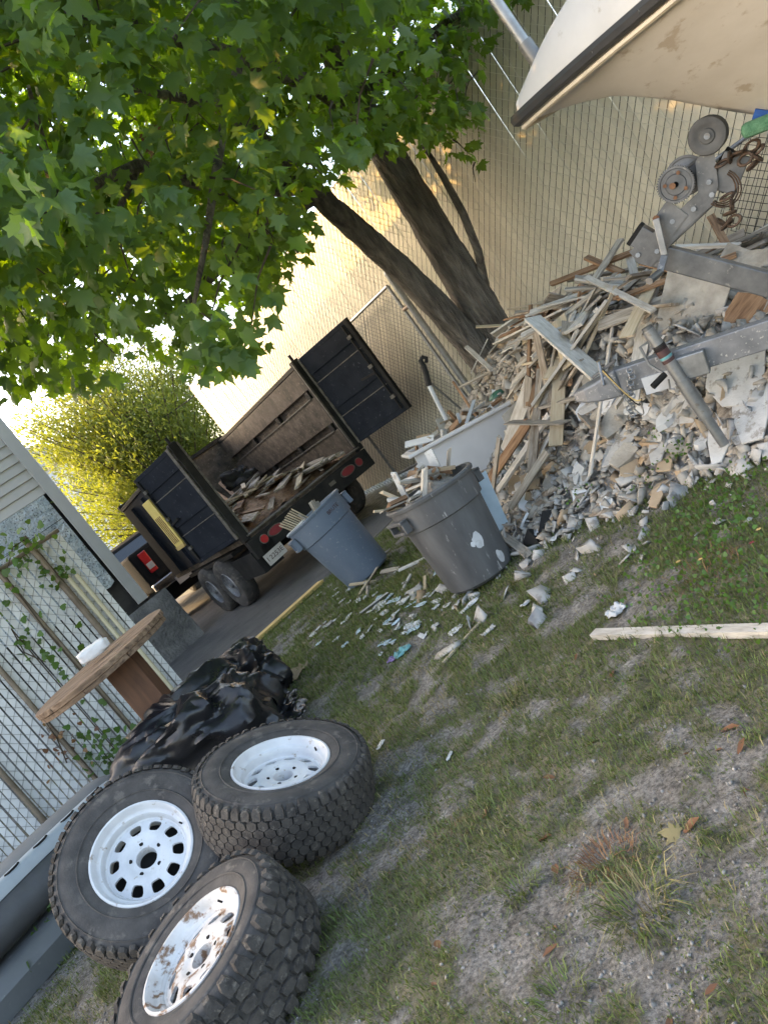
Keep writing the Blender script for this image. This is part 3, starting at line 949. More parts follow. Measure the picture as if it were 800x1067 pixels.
# ================================================================== things in the yard
# ------------------------------------------------------------------ the three loose wheels
def tyre_wheel(face, nrm, label, kind, rimmat, spin):
    n = Vector(nrm).normalized()
    W2 = .132
    c = Vector(face) - n * .115
    rot = zmat(n) @ Matrix.Rotation(spin, 3, 'Z')
    t = thing('spare_wheel', label, 'wheel', c, rot=rot, group='loose off road wheels in the yard')
    R0 = .374 if kind == 'hex' else .352
    prof = [(.200, W2 * .78), (.212, W2 * .86), (.228, W2 * .93), (.262, W2 * 1.0), (.298, W2 * 1.03), (R0 - .042, W2 * .99), (R0 - .022, W2 * .92), (R0 - .010, W2 * .80), (R0 - .004, W2 * .62), (R0, 0)]
    prof = prof + [(r, -z) for r, z in prof[-2::-1]]
    ty = MB().lathe(prof, 72).build('tyre', 'tyre', t, True, angle=50)
    # raised rings on the sidewall
    rg = MB()
    for r_, z_ in ((.256, W2 * 1.0), (R0 - .039, W2 * .985)):
        rg.lathe([(r_ - .004, z_), (r_, z_ + .0035), (r_ + .004, z_ - .001)], 72)
    rg.build('sidewall_ring', 'tyre', ty, True)
    m = MB()
    def block(th, z, poly, hgt, low=0.004):
        n_ = len(poly)
        vs = []
        for sc_, hh in ((1.06, -low), (.93, hgt)):
            for a, b in poly:
                zz = z + b * sc_ + random.uniform(-.0012, .0012)
                rr = R0 - .55 * max(0, abs(zz) - .055) ** 1.6 - (.35 * max(0, abs(zz) - .108)) + hh
                tt = th + (a * sc_ + random.uniform(-.0014, .0014)) / R0
                vs.append((rr * math.cos(tt), rr * math.sin(tt), max(-W2 * 1.02, min(W2 * 1.02, zz))))
        m.add(vs, [tuple(range(n_))[::-1], tuple(range(n_, 2 * n_))] + [(k, (k + 1) % n_, n_ + (k + 1) % n_, n_ + k) for k in range(n_)])
    if kind == 'hex':
        N = 52
        pt = 2 * math.pi * R0 / N
        hexa = [(.47 * pt * math.cos(R(60 * k + 30)), .53 * pt * math.sin(R(60 * k + 30))) for k in range(6)]
        hexa = [(a * 1.12, b * .92) for a, b in hexa]
        for j, z in enumerate((-.066, -.033, 0, .033, .066)):
            for k in range(N):
                block((k + .5 * (j % 2)) * 2 * math.pi / N, z, hexa, .012)
        for sg in (-1, 1):
            for k in range(N):
                lug = [(-.36 * pt, -.018), (.36 * pt, -.018), (.40 * pt, .012), (.22 * pt, .030 if k % 2 else .024), (-.22 * pt, .030 if k % 2 else .024), (-.40 * pt, .012)]
                block((k + .5) * 2 * math.pi / N, sg * .103, [(a, sg * b) for a, b in lug], .011)
    else:
        N = 34
        pt = 2 * math.pi * R0 / N
        zig = [(-.42 * pt, -.014), (.05 * pt, -.020), (.42 * pt, -.008), (.40 * pt, .014), (0, .019), (-.40 * pt, .010)]
        for j, z in enumerate((-.064, -.022, .022, .064)):
            for k in range(N):
                sgn = 1 if j % 2 else -1
                block((k + .25 * j) * 2 * math.pi / N, z, [(a, sgn * b) for a, b in (zig if sgn > 0 else zig)][::(1 if sgn > 0 else -1)], .013)
        for sg in (-1, 1):
            for k in range(N):
                lug = [(-.34 * pt, -.016), (.34 * pt, -.016), (.36 * pt, .012), (.20 * pt, .034), (-.20 * pt, .034), (-.36 * pt, .012)]
                block((k + .5) * 2 * math.pi / N, sg * .100, [(a, sg * b) for a, b in lug], .015)
                # two studs on each shoulder lug
                for q in (-.12, .12):
                    block((k + .5 + q) * 2 * math.pi / N, sg * .121, [(.05 * pt * math.cos(x), .004 * math.sin(x)) for x in (0, 1.57, 3.14, 4.71)], .016)
    m.build('tread', 'tread', ty)
    # rim
    dz = 0.0 if kind == 'hex' else .022
    rp = [(.206, .098), (.216, .112), (.213, .120), (.205, .121), (.198, .112), (.194, .092), (.188, .084), (.178, .081), (.1735, .074), (.1725, .058 + dz * .7), (.170, .045 + dz), (.162, .042 + dz)]
    rim = MB().lathe(rp, 64).build('rim', rimmat, t, True, angle=40)
    MB().lathe([(.1705, .043), (.168, -.05), (.19, -.08), (.20, -.118), (.21, -.12)], 48).build('barrel', rimmat, rim, True)
    d = MB()
    NS = 10
    zr = lambda r_: .042 + dz + .016 * float(sstep(.160, .105, r_)) - .010 * float(sstep(.088, .055, r_))
    for s_ in range(NS):
        a0 = 2 * math.pi * (s_ + .5) / NS
        K = 16
        inn, out, bk = [], [], []
        for k in range(K):
            ph = 2 * math.pi * k / K + math.pi / 4
            cx, sy = math.cos(ph), math.sin(ph)
            q = max(abs(cx), abs(sy))
            sq = (cx / q, sy / q)
            e = (abs(cx) ** 4 + abs(sy) ** 4) ** -.25
            ho = (cx * e * .58, sy * e * .74)
            for lst, (p_, r_) in ((out, sq), (inn, ho)):
                rr = .132 + r_ * .030
                aa = a0 + p_ * math.pi / NS
                lst.append((rr * math.cos(aa), rr * math.sin(aa), zr(rr)))
            bk.append((inn[-1][0], inn[-1][1], inn[-1][2] - .012))
        d.add(out + inn + bk, [(k, (k + 1) % K, K + (k + 1) % K, K + k) for k in range(K)] + [(K + k, K + (k + 1) % K, 2 * K + (k + 1) % K, 2 * K + k) for k in range(K)])
    d.lathe([(r_, zr(r_)) for r_ in (.102, .098, .094, .088, .08, .07, .06, .052, .044)] + [(.041, .036), (.041, .0)], 40)
    d.build('disc', rimmat, rim, True, angle=50)
    MB().lathe([(.160, -.012), (.10, -.03), (.001, -.035)], 36).build('hole_shade_disc', 'black', rim, True)  # black disc added behind the rim holes to give them deep shade
    for k in range(5):
        a = 2 * math.pi * k / 5 + .3
        MB().lathe([(.0001, .0), (.0085, .0), (.0088, -.006)], 10, Matrix.Translation((.066 * math.cos(a), .066 * math.sin(a), zr(.066) + .002))).build('bolt_hole', 'black', rim)
    MB().tube([(.182, .03, .078), (.176, .03, .10)], .004, 6).build('valve', 'black', rim)
    return t
tyre_wheel((-1.0, 3.146, .362), (.481, -.082, .873), 'white rimmed wheel lying tilted with knobbly tread, nearest the bin bag', 'hex', 'rim', .4)
tyre_wheel((-1.625, 2.995, .462), (.345, -.618, .709), 'white wheel leaning against the grey plastic panel, hub hole facing out', 'hex', 'rim', .1)
tyre_wheel((-1.372, 2.375, .290), (-.095, -.099, .991), 'rusty white wheel with chunky tread at the bottom front', 'chunk', 'rimrust', .9)

# ------------------------------------------------------------------ grey plastic panels on the left
def grey_panel():
    a, b = G(137, 793, .46), G(0, 930, .46)
    d = (b - a); d.z = 0; d.normalize()
    L = 2.4
    root = Vector((a.x, a.y, 0))
    side = Vector((-d.y, d.x, 0))
    if side.y > 0: side = -side                      # toward the camera
    t = thing('plastic_bumper_panel', 'long grey plastic moulding with slotted strip left of the wheels', 'moulding', root)
    def sweep(prof, name, mat, parent, l0=0.0, l1=L, n=30, sag=.03):
        m = MB()
        k = len(prof)
        def pt(i, j):
            u, z = prof[j]
            l = l0 + (l1 - l0) * i / n
            e = 1 - .25 * max(0, 1 - l / .25) ** 2
            return d * l + side * (u * e) + Vector((0, 0, z * e + sag * math.sin(l * 1.7)))
        vs = [pt(i, j) for i in range(n + 1) for j in range(k)]
        fs = [(i * k + j, (i + 1) * k + j, (i + 1) * k + j + 1, i * k + j + 1) for i in range(n) for j in range(k - 1)]
        fs += [tuple(range(k)), tuple(n * k + j for j in range(k))[::-1]]
        return m.add(vs, fs).build(name, mat, parent, True, angle=45)
    hump = [(-.34, .10), (-.36, .26), (-.32, .40), (-.24, .485), (-.15, .515), (-.07, .50), (-.03, .475), (-.02, .30), (-.1, .15)]
    sweep(hump, 'cover', 'greyplastic', t)
    strip = [(-.028, .478), (.012, .470), (.022, .455), (.030, .40), (.012, .395), (-.02, .43)]
    st = sweep(strip, 'slotted_strip', 'striplastic', t, .02)
    body = [(-.01, .40), (.03, .395), (.075, .36), (.10, .30), (.09, .24), (.05, .20), (.0, .19), (-.03, .3)]
    sweep(body, 'lower_cover', 'darkplastic', t, .05)
    base = [(-.3, .0), (-.3, .18), (.02, .185), (.14, .17), (.19, .11), (.17, .0)]
    sweep(base, 'base_panel', 'greyplastic', t, .12, sag=.0)
    for k in range(12):
        l = .10 + k * .185
        c = d * l + side * .0 + Vector((0, 0, .476 + .03 * math.sin(l * 1.7)))
        P = [c + d * (.042 * math.cos(x)) + side * (.014 * math.sin(x)) + Vector((0, 0, -.002)) for x in np.linspace(-.4, 3.6, 9)]
        MB().tube(P, .0065, 5).build('slot', 'black', st)
grey_panel()

# ------------------------------------------------------------------ bin bag over a cardboard box
def facet(x, y, seed, per):
    """random heights joined by flat triangles: the creases of crumpled film"""
    i, j = math.floor(x), math.floor(y)
    fx, fy = x - i, y - j
    h = lambda a, b: math.sin((a % per) * 127.1 + b * 311.7 + seed * 74.7) * 43758.5453 % 1 - .5
    if (math.sin(i * 12.9 + j * 78.2 + seed) * 43758.5) % 1 < .5:
        if fx + fy < 1: return h(i, j) * (1 - fx - fy) + h(i + 1, j) * fx + h(i, j + 1) * fy
        return h(i + 1, j + 1) * (fx + fy - 1) + h(i, j + 1) * (1 - fx) + h(i + 1, j) * (1 - fy)
    if fx > fy: return h(i, j) * (1 - fx) + h(i + 1, j) * (fx - fy) + h(i + 1, j + 1) * fy
    return h(i, j) * (1 - fy) + h(i, j + 1) * (fy - fx) + h(i + 1, j + 1) * fx
def blob(m, c, rad, seed, sub=80, amp=.16, sq=.75):
    """a slack plastic bag: super ellipsoid with ridged folds"""
    c = Vector(c)
    def fn(u, v):
        th, ph = u * 2 * math.pi, (v - .5) * math.pi
        cs = lambda x: math.copysign(abs(math.cos(x)) ** sq, math.cos(x))
        sn = lambda x: math.copysign(abs(math.sin(x)) ** sq, math.sin(x))
        p = Vector((cs(ph) * cs(th), cs(ph) * sn(th), sn(ph)))
        q = p * 1.25 + Vector((seed, seed * 2, 0))
        wu = u + .035 * noise.noise(q * 2.1); wv = v + .05 * noise.noise(q * 2.3 + Vector((4, 0, 0)))
        f = 1.0 * facet(wu * 11, wv * 6, seed, 11) + .55 * facet(wu * 23, wv * 11, seed + 5, 23) + .34 * facet(wu * 47, wv * 24, seed + 9, 47) + .8 * noise.noise(q * .9)
        k = 1 + amp * f
        z = p.z * rad[2] * k
        return c + Vector((p.x * rad[0] * k, p.y * rad[1] * k, max(z, -c.z + .01)))
    return m.grid(fn, sub * 2, sub)
def bin_bag():
    p = G(215, 775, .26)
    t = thing('garbage_bag', 'wrinkled black bin bag slumped over a box behind the wheels', 'garbage bag', (p.x, p.y, 0))
    blob(MB(), (0, .05, .28), (.50, .38, .32), 3.1, amp=.30).build('bag', 'bag', t, True, angle=30)
    q = G(240, 705, .34) - Vector((p.x, p.y, 0))
    blob(MB(), (q.x, q.y, .22), (.36, .26, .25), 7.7, 60, .42).build('bag_neck', 'bag', t, True, angle=30)
    q = G(292, 748, .05) - Vector((p.x, p.y, 0))
    blob(MB(), (q.x, q.y, .05), (.2, .24, .07), 12.7, 50, .6).build('bag_skirt', 'bag', t, True, angle=30)
    # cardboard box under the bag, its corner sticking out
    c = D(164, 752, p.y + .20)
    bx = thing('cardboard_box', 'open cardboard box corner poking out of the black bag', 'box', (c.x, c.y, 0), R(-25))
    h = c.z + .0
    for pos, sz in (((0, 0, h / 2), (.012, .38, h)), ((.19, -.19, h / 2), (.38, .012, h)), ((.19, .19, h / 2), (.38, .012, h)), ((.38, 0, h / 2), (.012, .38, h)), ((.19, 0, .02), (.37, .37, .012))):
        MB().box(pos, sz, jit=.01).build('panel', 'card', bx)
    MB().box((-.05, 0, h + .02), (.012, .36, .13), Matrix.Rotation(R(-50), 3, 'Y')).build('flap', 'card', bx)
bin_bag()

# ------------------------------------------------------------------ round table from a cable drum
def spool():
    c = D(106, 690, 4.9)
    t = thing('spool_table', 'round wooden cable drum table standing before the white slat fence', 'table', (c.x, c.y, 0))
    Rr = .49
    tilt = Matrix.Translation((0, 0, c.z)) @ Matrix.Rotation(R(1.5), 4, 'X') @ Matrix.Rotation(R(-2), 4, 'Y') @ Matrix.Rotation(R(20), 4, 'Z')
    nb = 6
    wdt = 2 * Rr / nb
    for k in range(nb):
        y0, y1 = -Rr + k * wdt + .003, -Rr + (k + 1) * wdt - .003
        pts = []
        for y in np.linspace(y0, y1, 7):
            pts.append((math.sqrt(max(0.0004, Rr * Rr - y * y)), y))
        for y in np.linspace(y1, y0, 7):
            pts.append((-math.sqrt(max(0.0004, Rr * Rr - y * y)), y))
        z = random.uniform(-.002, .002)
        MB().prism(pts, -.018 + z, .018 + z, tilt).build('board', 'spool', t, bevel=.004)
    for k in range(3):
        y0, y1 = -Rr * .97 + k * Rr * .65, -Rr * .97 + (k + 1) * Rr * .645
        pts = [(y, -math.sqrt(max(.0004, (Rr * .985) ** 2 - y * y))) for y in np.linspace(y0, y1, 9)] + [(y, math.sqrt(max(.0004, (Rr * .985) ** 2 - y * y))) for y in np.linspace(y1, y0, 9)]
        MB().prism(pts, -.052, -.0205, tilt).build('cleat_board', 'spool', t, bevel=.003)
    MB().prism([(.15, -.08), (.15, .08), (-.06, .08), (-.06, -.08)], 0, c.z - .06, Matrix.Translation((.04, .02, 0))).build('leg', 'spoolpost', t, bevel=.006)
    MB().prism([(.2 * math.cos(a), .2 * math.sin(a)) for a in np.linspace(0, 2 * math.pi, 24, False)], 0, .05).build('foot', 'spool', t)
    # white bundle on the top
    q = D(98, 678, 4.88)
    m = MB()
    def fn(u, v):
        th, ph = u * 2 * math.pi, (v - .5) * math.pi
        s3 = lambda x, e: math.copysign(abs(x) ** e, x)
        p = Vector((s3(math.cos(ph), .5) * s3(math.cos(th), .5), s3(math.cos(ph), .5) * s3(math.sin(th), .5), s3(math.sin(ph), .5)))
        k = 1 + .14 * noise.noise(p * 2.1) + .05 * noise.noise(p * 6)
        return Vector((p.x * .105, p.y * .055, p.z * .042)) * k
    o = m.grid(fn, 36, 18).build('rag_bundle', 'rag', None, True, angle=180, loc=Vector((q.x, q.y, q.z + .0)))
    o.rotation_euler = (R(4), R(2), R(18))
    tag(o, 'rolled white rag lying on the round wooden table', 'rag')
spool()

# ------------------------------------------------------------------ vines and weeds on the left fence
def leafy(name, label, cat, pts, n, size, mat, spread, group=None, stem=True, up=.2):
    base = Vector(pts[0])
    t = thing(name, label, cat, base, group=group)
    if stem:
        MB().tube([Vector(p) - base for p in pts], .006, 5).build('stem', 'twig', t, True)
    pos, tip = [], []
    for k in range(n):
        i = random.randrange(len(pts) - 1) if len(pts) > 1 else 0
        q = Vector(pts[i]).lerp(Vector(pts[min(i + 1, len(pts) - 1)]), random.random()) - base
        pos.append(np.array(q) + rng.normal(size=3) * np.array(spread))
        tip.append(np.array([rng.normal() * .6, -.3 + rng.normal() * .4, up + rng.normal() * .6]))
    pos, tip = np.array(pos), np.array(tip)
    nr = np.array([.3, -.8, .6]) + rng.normal(size=pos.shape) * .45
    V = np.array([[0, .45, -.02], [0, 0, 0], [.30, .02, -.05], [.5, .30, -.10], [.34, .42, -.05], [.28, .72, -.08], [0, 1, -.12], [-.28, .72, -.08], [-.34, .42, -.05], [-.5, .30, -.10], [-.30, .02, -.05]])
    T = np.array([[0, 1 + k, 1 + (k + 1) % 10] for k in range(10)])
    v, f = scatter(V, T, pos, frames(nr, tip), rng.uniform(.6, 1.2, n) * size)
    obj('leaves', nump_mesh('leaves', v, f, mat), t)
    return t
def vines():
    P = Vector((-3.46, 6.6, 0)) + NF * .07
    W = lambda x, y, off=.0: PL(x, y, P + NF * off, NF)
    def ground_pt(p): return Vector((p.x, p.y, .0))
    a = W(8, 610)
    leafy('ivy_vine', 'leafy green vine clump over the fence top at the left edge', 'vine', [ground_pt(a), a - Vector((0, 0, .5)), W(6, 600), W(14, 570), W(30, 560)], 110, .075, 'ivy', (.17, .07, .15))
    leafy('ivy_vine', 'thin vine runner trailing across the foil boards', 'vine', [W(22, 560), W(45, 580), W(62, 602), W(70, 598, .02)], 40, .065, 'ivy', (.06, .05, .05))
    b = W(20, 665)
    leafy('ivy_vine', 'sparse green vine sprays on the white slats', 'vine', [ground_pt(b), b - Vector((0, 0, .4)), W(12, 655), W(26, 680), W(48, 690)], 28, .07, 'ivy', (.09, .04, .08))
    c = W(40, 740)
    leafy('dry_vine', 'withered reddish vine on the lower white slats', 'vine', [ground_pt(c), c, W(60, 770), W(70, 795)], 50, .05, 'leafd', (.12, .03, .10))
    d = W(100, 775)
    leafy('weed_plant', 'green weeds growing at the foot of the slat fence', 'weed', [ground_pt(d), Vector((d.x, d.y, .25)), d], 80, .06, 'ivy', (.13, .06, .12))
    e = G(28, 1010)
    for k in range(3):
        q = e + Vector((random.uniform(-.3, .3), random.uniform(-.2, .2), 0))
        leafy('weed_plant', 'green weeds beside the lowest wheel at the left', 'weed', [q, q + Vector((.03, 0, .16))], 90, .055, 'ivy', (.13, .12, .05), group='weeds by the lowest wheel', stem=False)
vines()

# ------------------------------------------------------------------ dump trailer with open barn doors
TL = D(255, 565, 9.55)
TZ = .80                                                       # underside of the bed floor
TW, TLEN, TH = 2.17, 3.75, 1.46
trl_root = Vector((TL.x, TL.y, 0))
trl_rz = math.atan2(E1.y, E1.x)
def tw_(x, y, z):
    return trl_root + E1 * x + E2 * y + Vector((0, 0, z))
def dump_trailer():
    t = thing('dump_trailer', 'black dump trailer with rear barn doors swung wide open', 'trailer', trl_root, trl_rz)
    F = TZ + .07
    MB().box((TW / 2, TLEN / 2 + .01, TZ + .035), (TW - .02, TLEN, .07)).build('bed_floor', 'bedin', t)
    MB().box((TW / 2, -.02, TZ - .13), (TW + .02, .12, .26)).build('rear_sill', 'steelblk', t, bevel=.006)
    MB().box((TW / 2, -.05, TZ + .06), (TW - .1, .06, .02)).build('sill_edge', 'edge', t)
    # inner faces: boards left between two recessed channels
    for sx, x_in in ((1, TW - .06), (-1, .06)):
        wl = MB().box((x_in + sx * .055, TLEN / 2, F + TH * .46), (.03, TLEN, TH * .92)).build('side_wall', 'navy' if sx < 0 else 'bedin', t)
        for z0, z1 in ((0, .36), (.47, .90), (1.03, 1.345)):
            MB().box((x_in, TLEN / 2, F + (z0 + z1) / 2), (.05, TLEN - .02, z1 - z0)).build('side_board', 'bedin', wl, bevel=.006)
        for z in (.36, .90):
            MB().box((x_in - sx * .012, TLEN / 2 - .1, F + z + .006), (.06, TLEN - .45, .018)).build('channel_lip', 'edge', wl)
        for y in (.16, 1.35, 2.5):
            for z in (.415, .965):
                MB().box((x_in, y, F + z), (.05, .10, .12)).build('channel_stop', 'steelblk', wl)
        MB().box((x_in + sx * .03, TLEN / 2, F + TH * .925 + .03), (.12, TLEN, .06)).build('top_rail', 'steelblk', wl, bevel=.008)
        MB().box((x_in + sx * .03, -.01, F + TH / 2 - .03), (.11, .11, TH + .06)).build('corner_post', 'steelblk', t, bevel=.008)
        MB().box((x_in - sx * .035, -.055, F + TH / 2), (.025, .03, TH - .05)).build('post_edge', 'edge', t)
        MB().tube([(x_in + sx * .03, -.01, F + TH), (x_in + sx * .03, -.01, F + TH + .09)], .022, 8).build('hinge_pin', 'steelblk', t)
        for y in (.7, 1.5, 2.3, 3.1):
            MB().box((x_in + sx * .095, y, F + TH * .44), (.05, .07, TH * .86)).build('stake', 'navy', wl)
    MB().box((TW / 2, TLEN, F + TH * .48), (TW, .06, TH * .96)).build('front_wall', 'bedin', t)
    MB().box((TW / 2, TLEN, F + TH * .97 + .02), (TW + .06, .12, .06)).build('front_rail', 'steelblk', t)
    # doors
    def door(hx, corner, name_side):
        # the free edge of the door, found from where it shows in the photograph
        q = Matrix.Rotation(-trl_rz, 3, 'Z') @ (Vector((corner.x, corner.y, 0)) - trl_root)
        dx, dy = q.x - hx, q.y + .03
        L = min(1.08, max(.95, math.hypot(dx, dy)))
        ang = math.atan2(dy, dx)
        dr = bpy.data.objects.new('barn_door', None)
        H = TH - .06
        m = MB().box((L / 2, 0, H / 2), (L, .025, H))
        dr = m.build('barn_door', 'navy', t)
        dr.location = (hx, -.03, F + .03)
        dr.rotation_euler = (0, 0, ang)
        face = -1 if name_side == 'left' else -1
        # which local side looks at the camera
        mw = Matrix.Rotation(trl_rz + ang, 3, 'Z')
        sgn = 1 if (mw @ Vector((0, 1, 0))).dot(Vector((0, -1, 0))) > 0 else -1
        for x in (.03, L - .03):
            MB().box((x, 0, H / 2), (.06, .07, H)).build('door_frame', 'steelblk' if x > .1 else 'edge', dr, bevel=.005)
        for z in (.03, H - .03):
            MB().box((L / 2, 0, z), (L - .12, .065, .06)).build('door_frame', 'navy', dr, bevel=.005)
        for z0, z1 in ((.06, .42), (.56, .98), (1.12, H - .06)):
            MB().box((L / 2, sgn * .02, (z0 + z1) / 2), (L - .13, .022, z1 - z0)).build('door_panel', 'navy', dr, bevel=.006)
        for z in (.43, .99):
            MB().box((L / 2, sgn * .026, z), (L - .13, .016, .012)).build('panel_lip', 'edge', dr)
        for z in (.14, H * .5, H - .14):
            MB().tube([(-.01, 0, z - .06), (-.01, 0, z + .06)], .026, 8).build('hinge', 'steelblk', dr)
        MB().tube([(L - .10, sgn * .05, .05), (L - .10, sgn * .05, H - .05)], .013, 8).build('lock_rod', 'steelblk', dr, True)
        for z in (.25, H * .52, H - .22):
            MB().box((L - .10, sgn * .048, z), (.07, .03, .045)).build('rod_guide', 'edge', dr)
        MB().bar((L - .10, sgn * .065, H * .45), (L - .34, sgn * .065, H * .47), .014, .03).build('lock_handle', 'steelblk', dr)
        return dr, L, H, sgn
    dl, LL, HH, sg = door(-.02, G(198, 596, TZ + .08), 'left')
    door(TW + .02, tw_(TW + .02, -.03, 0) + Vector((.74, -.67, 0)) * 1.08, 'right')
    # lights and plate
    def lens(x, w, mat, z=TZ - .10):
        pts = [(w * math.cos(a), .052 * math.sin(a)) for a in np.linspace(0, 2 * math.pi, 20, False)]
        o = MB().prism(pts, 0, .02, Matrix.Translation((x, -.08, z)) @ Matrix.Rotation(math.pi / 2, 4, 'X')).build('tail_light', mat, t)
        MB().prism([(a * 1.18, b * 1.22) for a, b in pts], 0, .012, Matrix.Translation((x, -.08, z)) @ Matrix.Rotation(math.pi / 2, 4, 'X')).build('bezel', 'edge', o)
    lens(.20, .052, 'red'); lens(.40, .11, 'redd')
    lens(TW - .42, .11, 'redd'); lens(TW - .2, .052, 'redd')
    MB().box((TW - .72, -.085, TZ - .1), (.10, .012, .05)).build('marker', 'edge', t)
    pq = Matrix.Rotation(-trl_rz, 3, 'Z') @ (PL(287, 577, trl_root + NF * .10, NF) - trl_root)
    px_, pz_ = pq.x, pq.z
    pl = MB().box((px_, -.10, pz_), (.305, .006, .155), Matrix.Rotation(R(-2), 3, 'Y')).build('license_plate', 'plate', t)
    MB().box((px_, -.07, (pz_ + TZ - .2) / 2 + .04), (.2, .02, TZ - .2 - pz_ + .02)).build('plate_bracket', 'steelblk', t)
    text_mesh('plate_number', 'I 2253E', .088, 'ink', pl, Matrix.Translation((px_, -.104, pz_)) @ Matrix.Rotation(R(-2), 4, 'Y') @ Matrix.Rotation(math.pi / 2, 4, 'X'))
    # axles, wheels
    for x, sx in ((-.02, -1), (TW + .02, 1)):
        MB().box((x - sx * .12, 1.65, TZ - .05), (.34, 2.3, .05)).build('fender', 'steelblk', t)
        for y in (1.22, 2.06):
            tm = Matrix.Translation((x, y, .385)) @ Matrix.Rotation(sx * math.pi / 2, 4, 'Y')
            w_ = MB().lathe([(.20, .10), (.30, .125), (.36, .11), (.385, .07), (.388, 0), (.385, -.07), (.36, -.11), (.30, -.125), (.20, -.10)], 40, tm).build('wheel', 'tyre', t, True, angle=40)
            MB().lathe([(.205, .10), (.195, .11), (.18, .07), (.11, .05), (.09, .075), (.05, .08), (.045, .11), (.001, .115)], 24, tm).build('rim', 'galvd', w_, True)
    for y in (1.22, 2.06):
        MB().tube([(0, y, .385), (TW, y, .385)], .05, 8).build('axle', 'steelblk', t)
    for x in (.5, TW - .5):
        MB().box((x, TLEN / 2 + .3, TZ - .12), (.09, TLEN + .6, .2)).build('chassis_rail', 'steelblk', t)
    MB().bar((.5, TLEN + .6, TZ - .16), (TW / 2, TLEN + 1.9, .55), .08, .12).build('drawbar', 'steelblk', t)
    MB().bar((TW - .5, TLEN + .6, TZ - .16), (TW / 2 + .05, TLEN + 1.9, .55), .08, .12).build('drawbar', 'steelblk', t)
    MB().box((.13, .45, TZ - .3), (.32, .9, .32)).build('toolbox', 'steelblk', t)
    # yellow rack on the free edge of the left door
    mwd = Matrix.Translation(trl_root) @ Matrix.Rotation(trl_rz, 4, 'Z') @ Matrix.Translation(dl.location) @ Matrix.Rotation(dl.rotation_euler.z, 4, 'Z')
    rk = thing('yellow_rack', 'yellow wooden slotted board fixed to the left trailer door', 'board', mwd @ Vector((LL + .03, sg * .05, .34)))
    rk.rotation_euler = (R(0), R(0), trl_rz + dl.rotation_euler.z)
    MB().box((0, 0, .36), (.21, .05, .78)).build('board', 'yellow', rk, bevel=.006)
    for x in (-.06, -.02, .02, .06):
        MB().box((x, sg * .028, .28), (.008, .012, .42)).build('slot', 'wbrown', rk)
    MB().box((0, sg * .003, .0), (.215, .06, .05)).build('end_cap', 'wgold', rk)
dump_trailer()

def plank_at(name, a, b, wd, th, mat, label, cat, group=None, roll=0.0, z_up=(0, 0, 1), warp=0.0):
    """one board from a to b, ends a little broken"""
    a, b = Vector(a), Vector(b)
    x = (b - a); L = x.length; x.normalize()
    u = Vector(z_up)
    if abs(u.dot(x)) > .97: u = Vector((0, 1, 0))
    y = u.cross(x).normalized()
    z = x.cross(y)
    mt = Matrix((x, y, z)).transposed() @ Matrix.Rotation(roll, 3, 'X')
    n = 5
    prof = []
    vs, fs = [], []
    for i in range(n):
        s = (i / (n - 1) - .5) * L
        e = 0
        for sy in (-.5, .5):
            for sz in (-.5, .5):
                xx = s
                if i in (0, n - 1):
                    xx += random.uniform(-.5, .5) * min(wd, .05) * .5
                vs.append((xx, sy * wd * (1 + random.uniform(-.05, .05)), sz * th + warp * L * ((2 * i / (n - 1) - 1) ** 2)))
    for i in range(n - 1):
        o, q = i * 4, i * 4 + 4
        for p_, r_ in ((0, 1), (1, 3), (3, 2), (2, 0)):
            fs.append((o + p_, o + r_, q + r_, q + p_))
    fs += [(0, 2, 3, 1), (n * 4 - 4, n * 4 - 3, n * 4 - 1, n * 4 - 2)]
    o = MB().add(vs, fs).build(name, mat)
    m4 = mt.to_4x4(); m4.translation = (a + b) / 2
    o.matrix_world = m4
    return tag(o, label, cat, group)

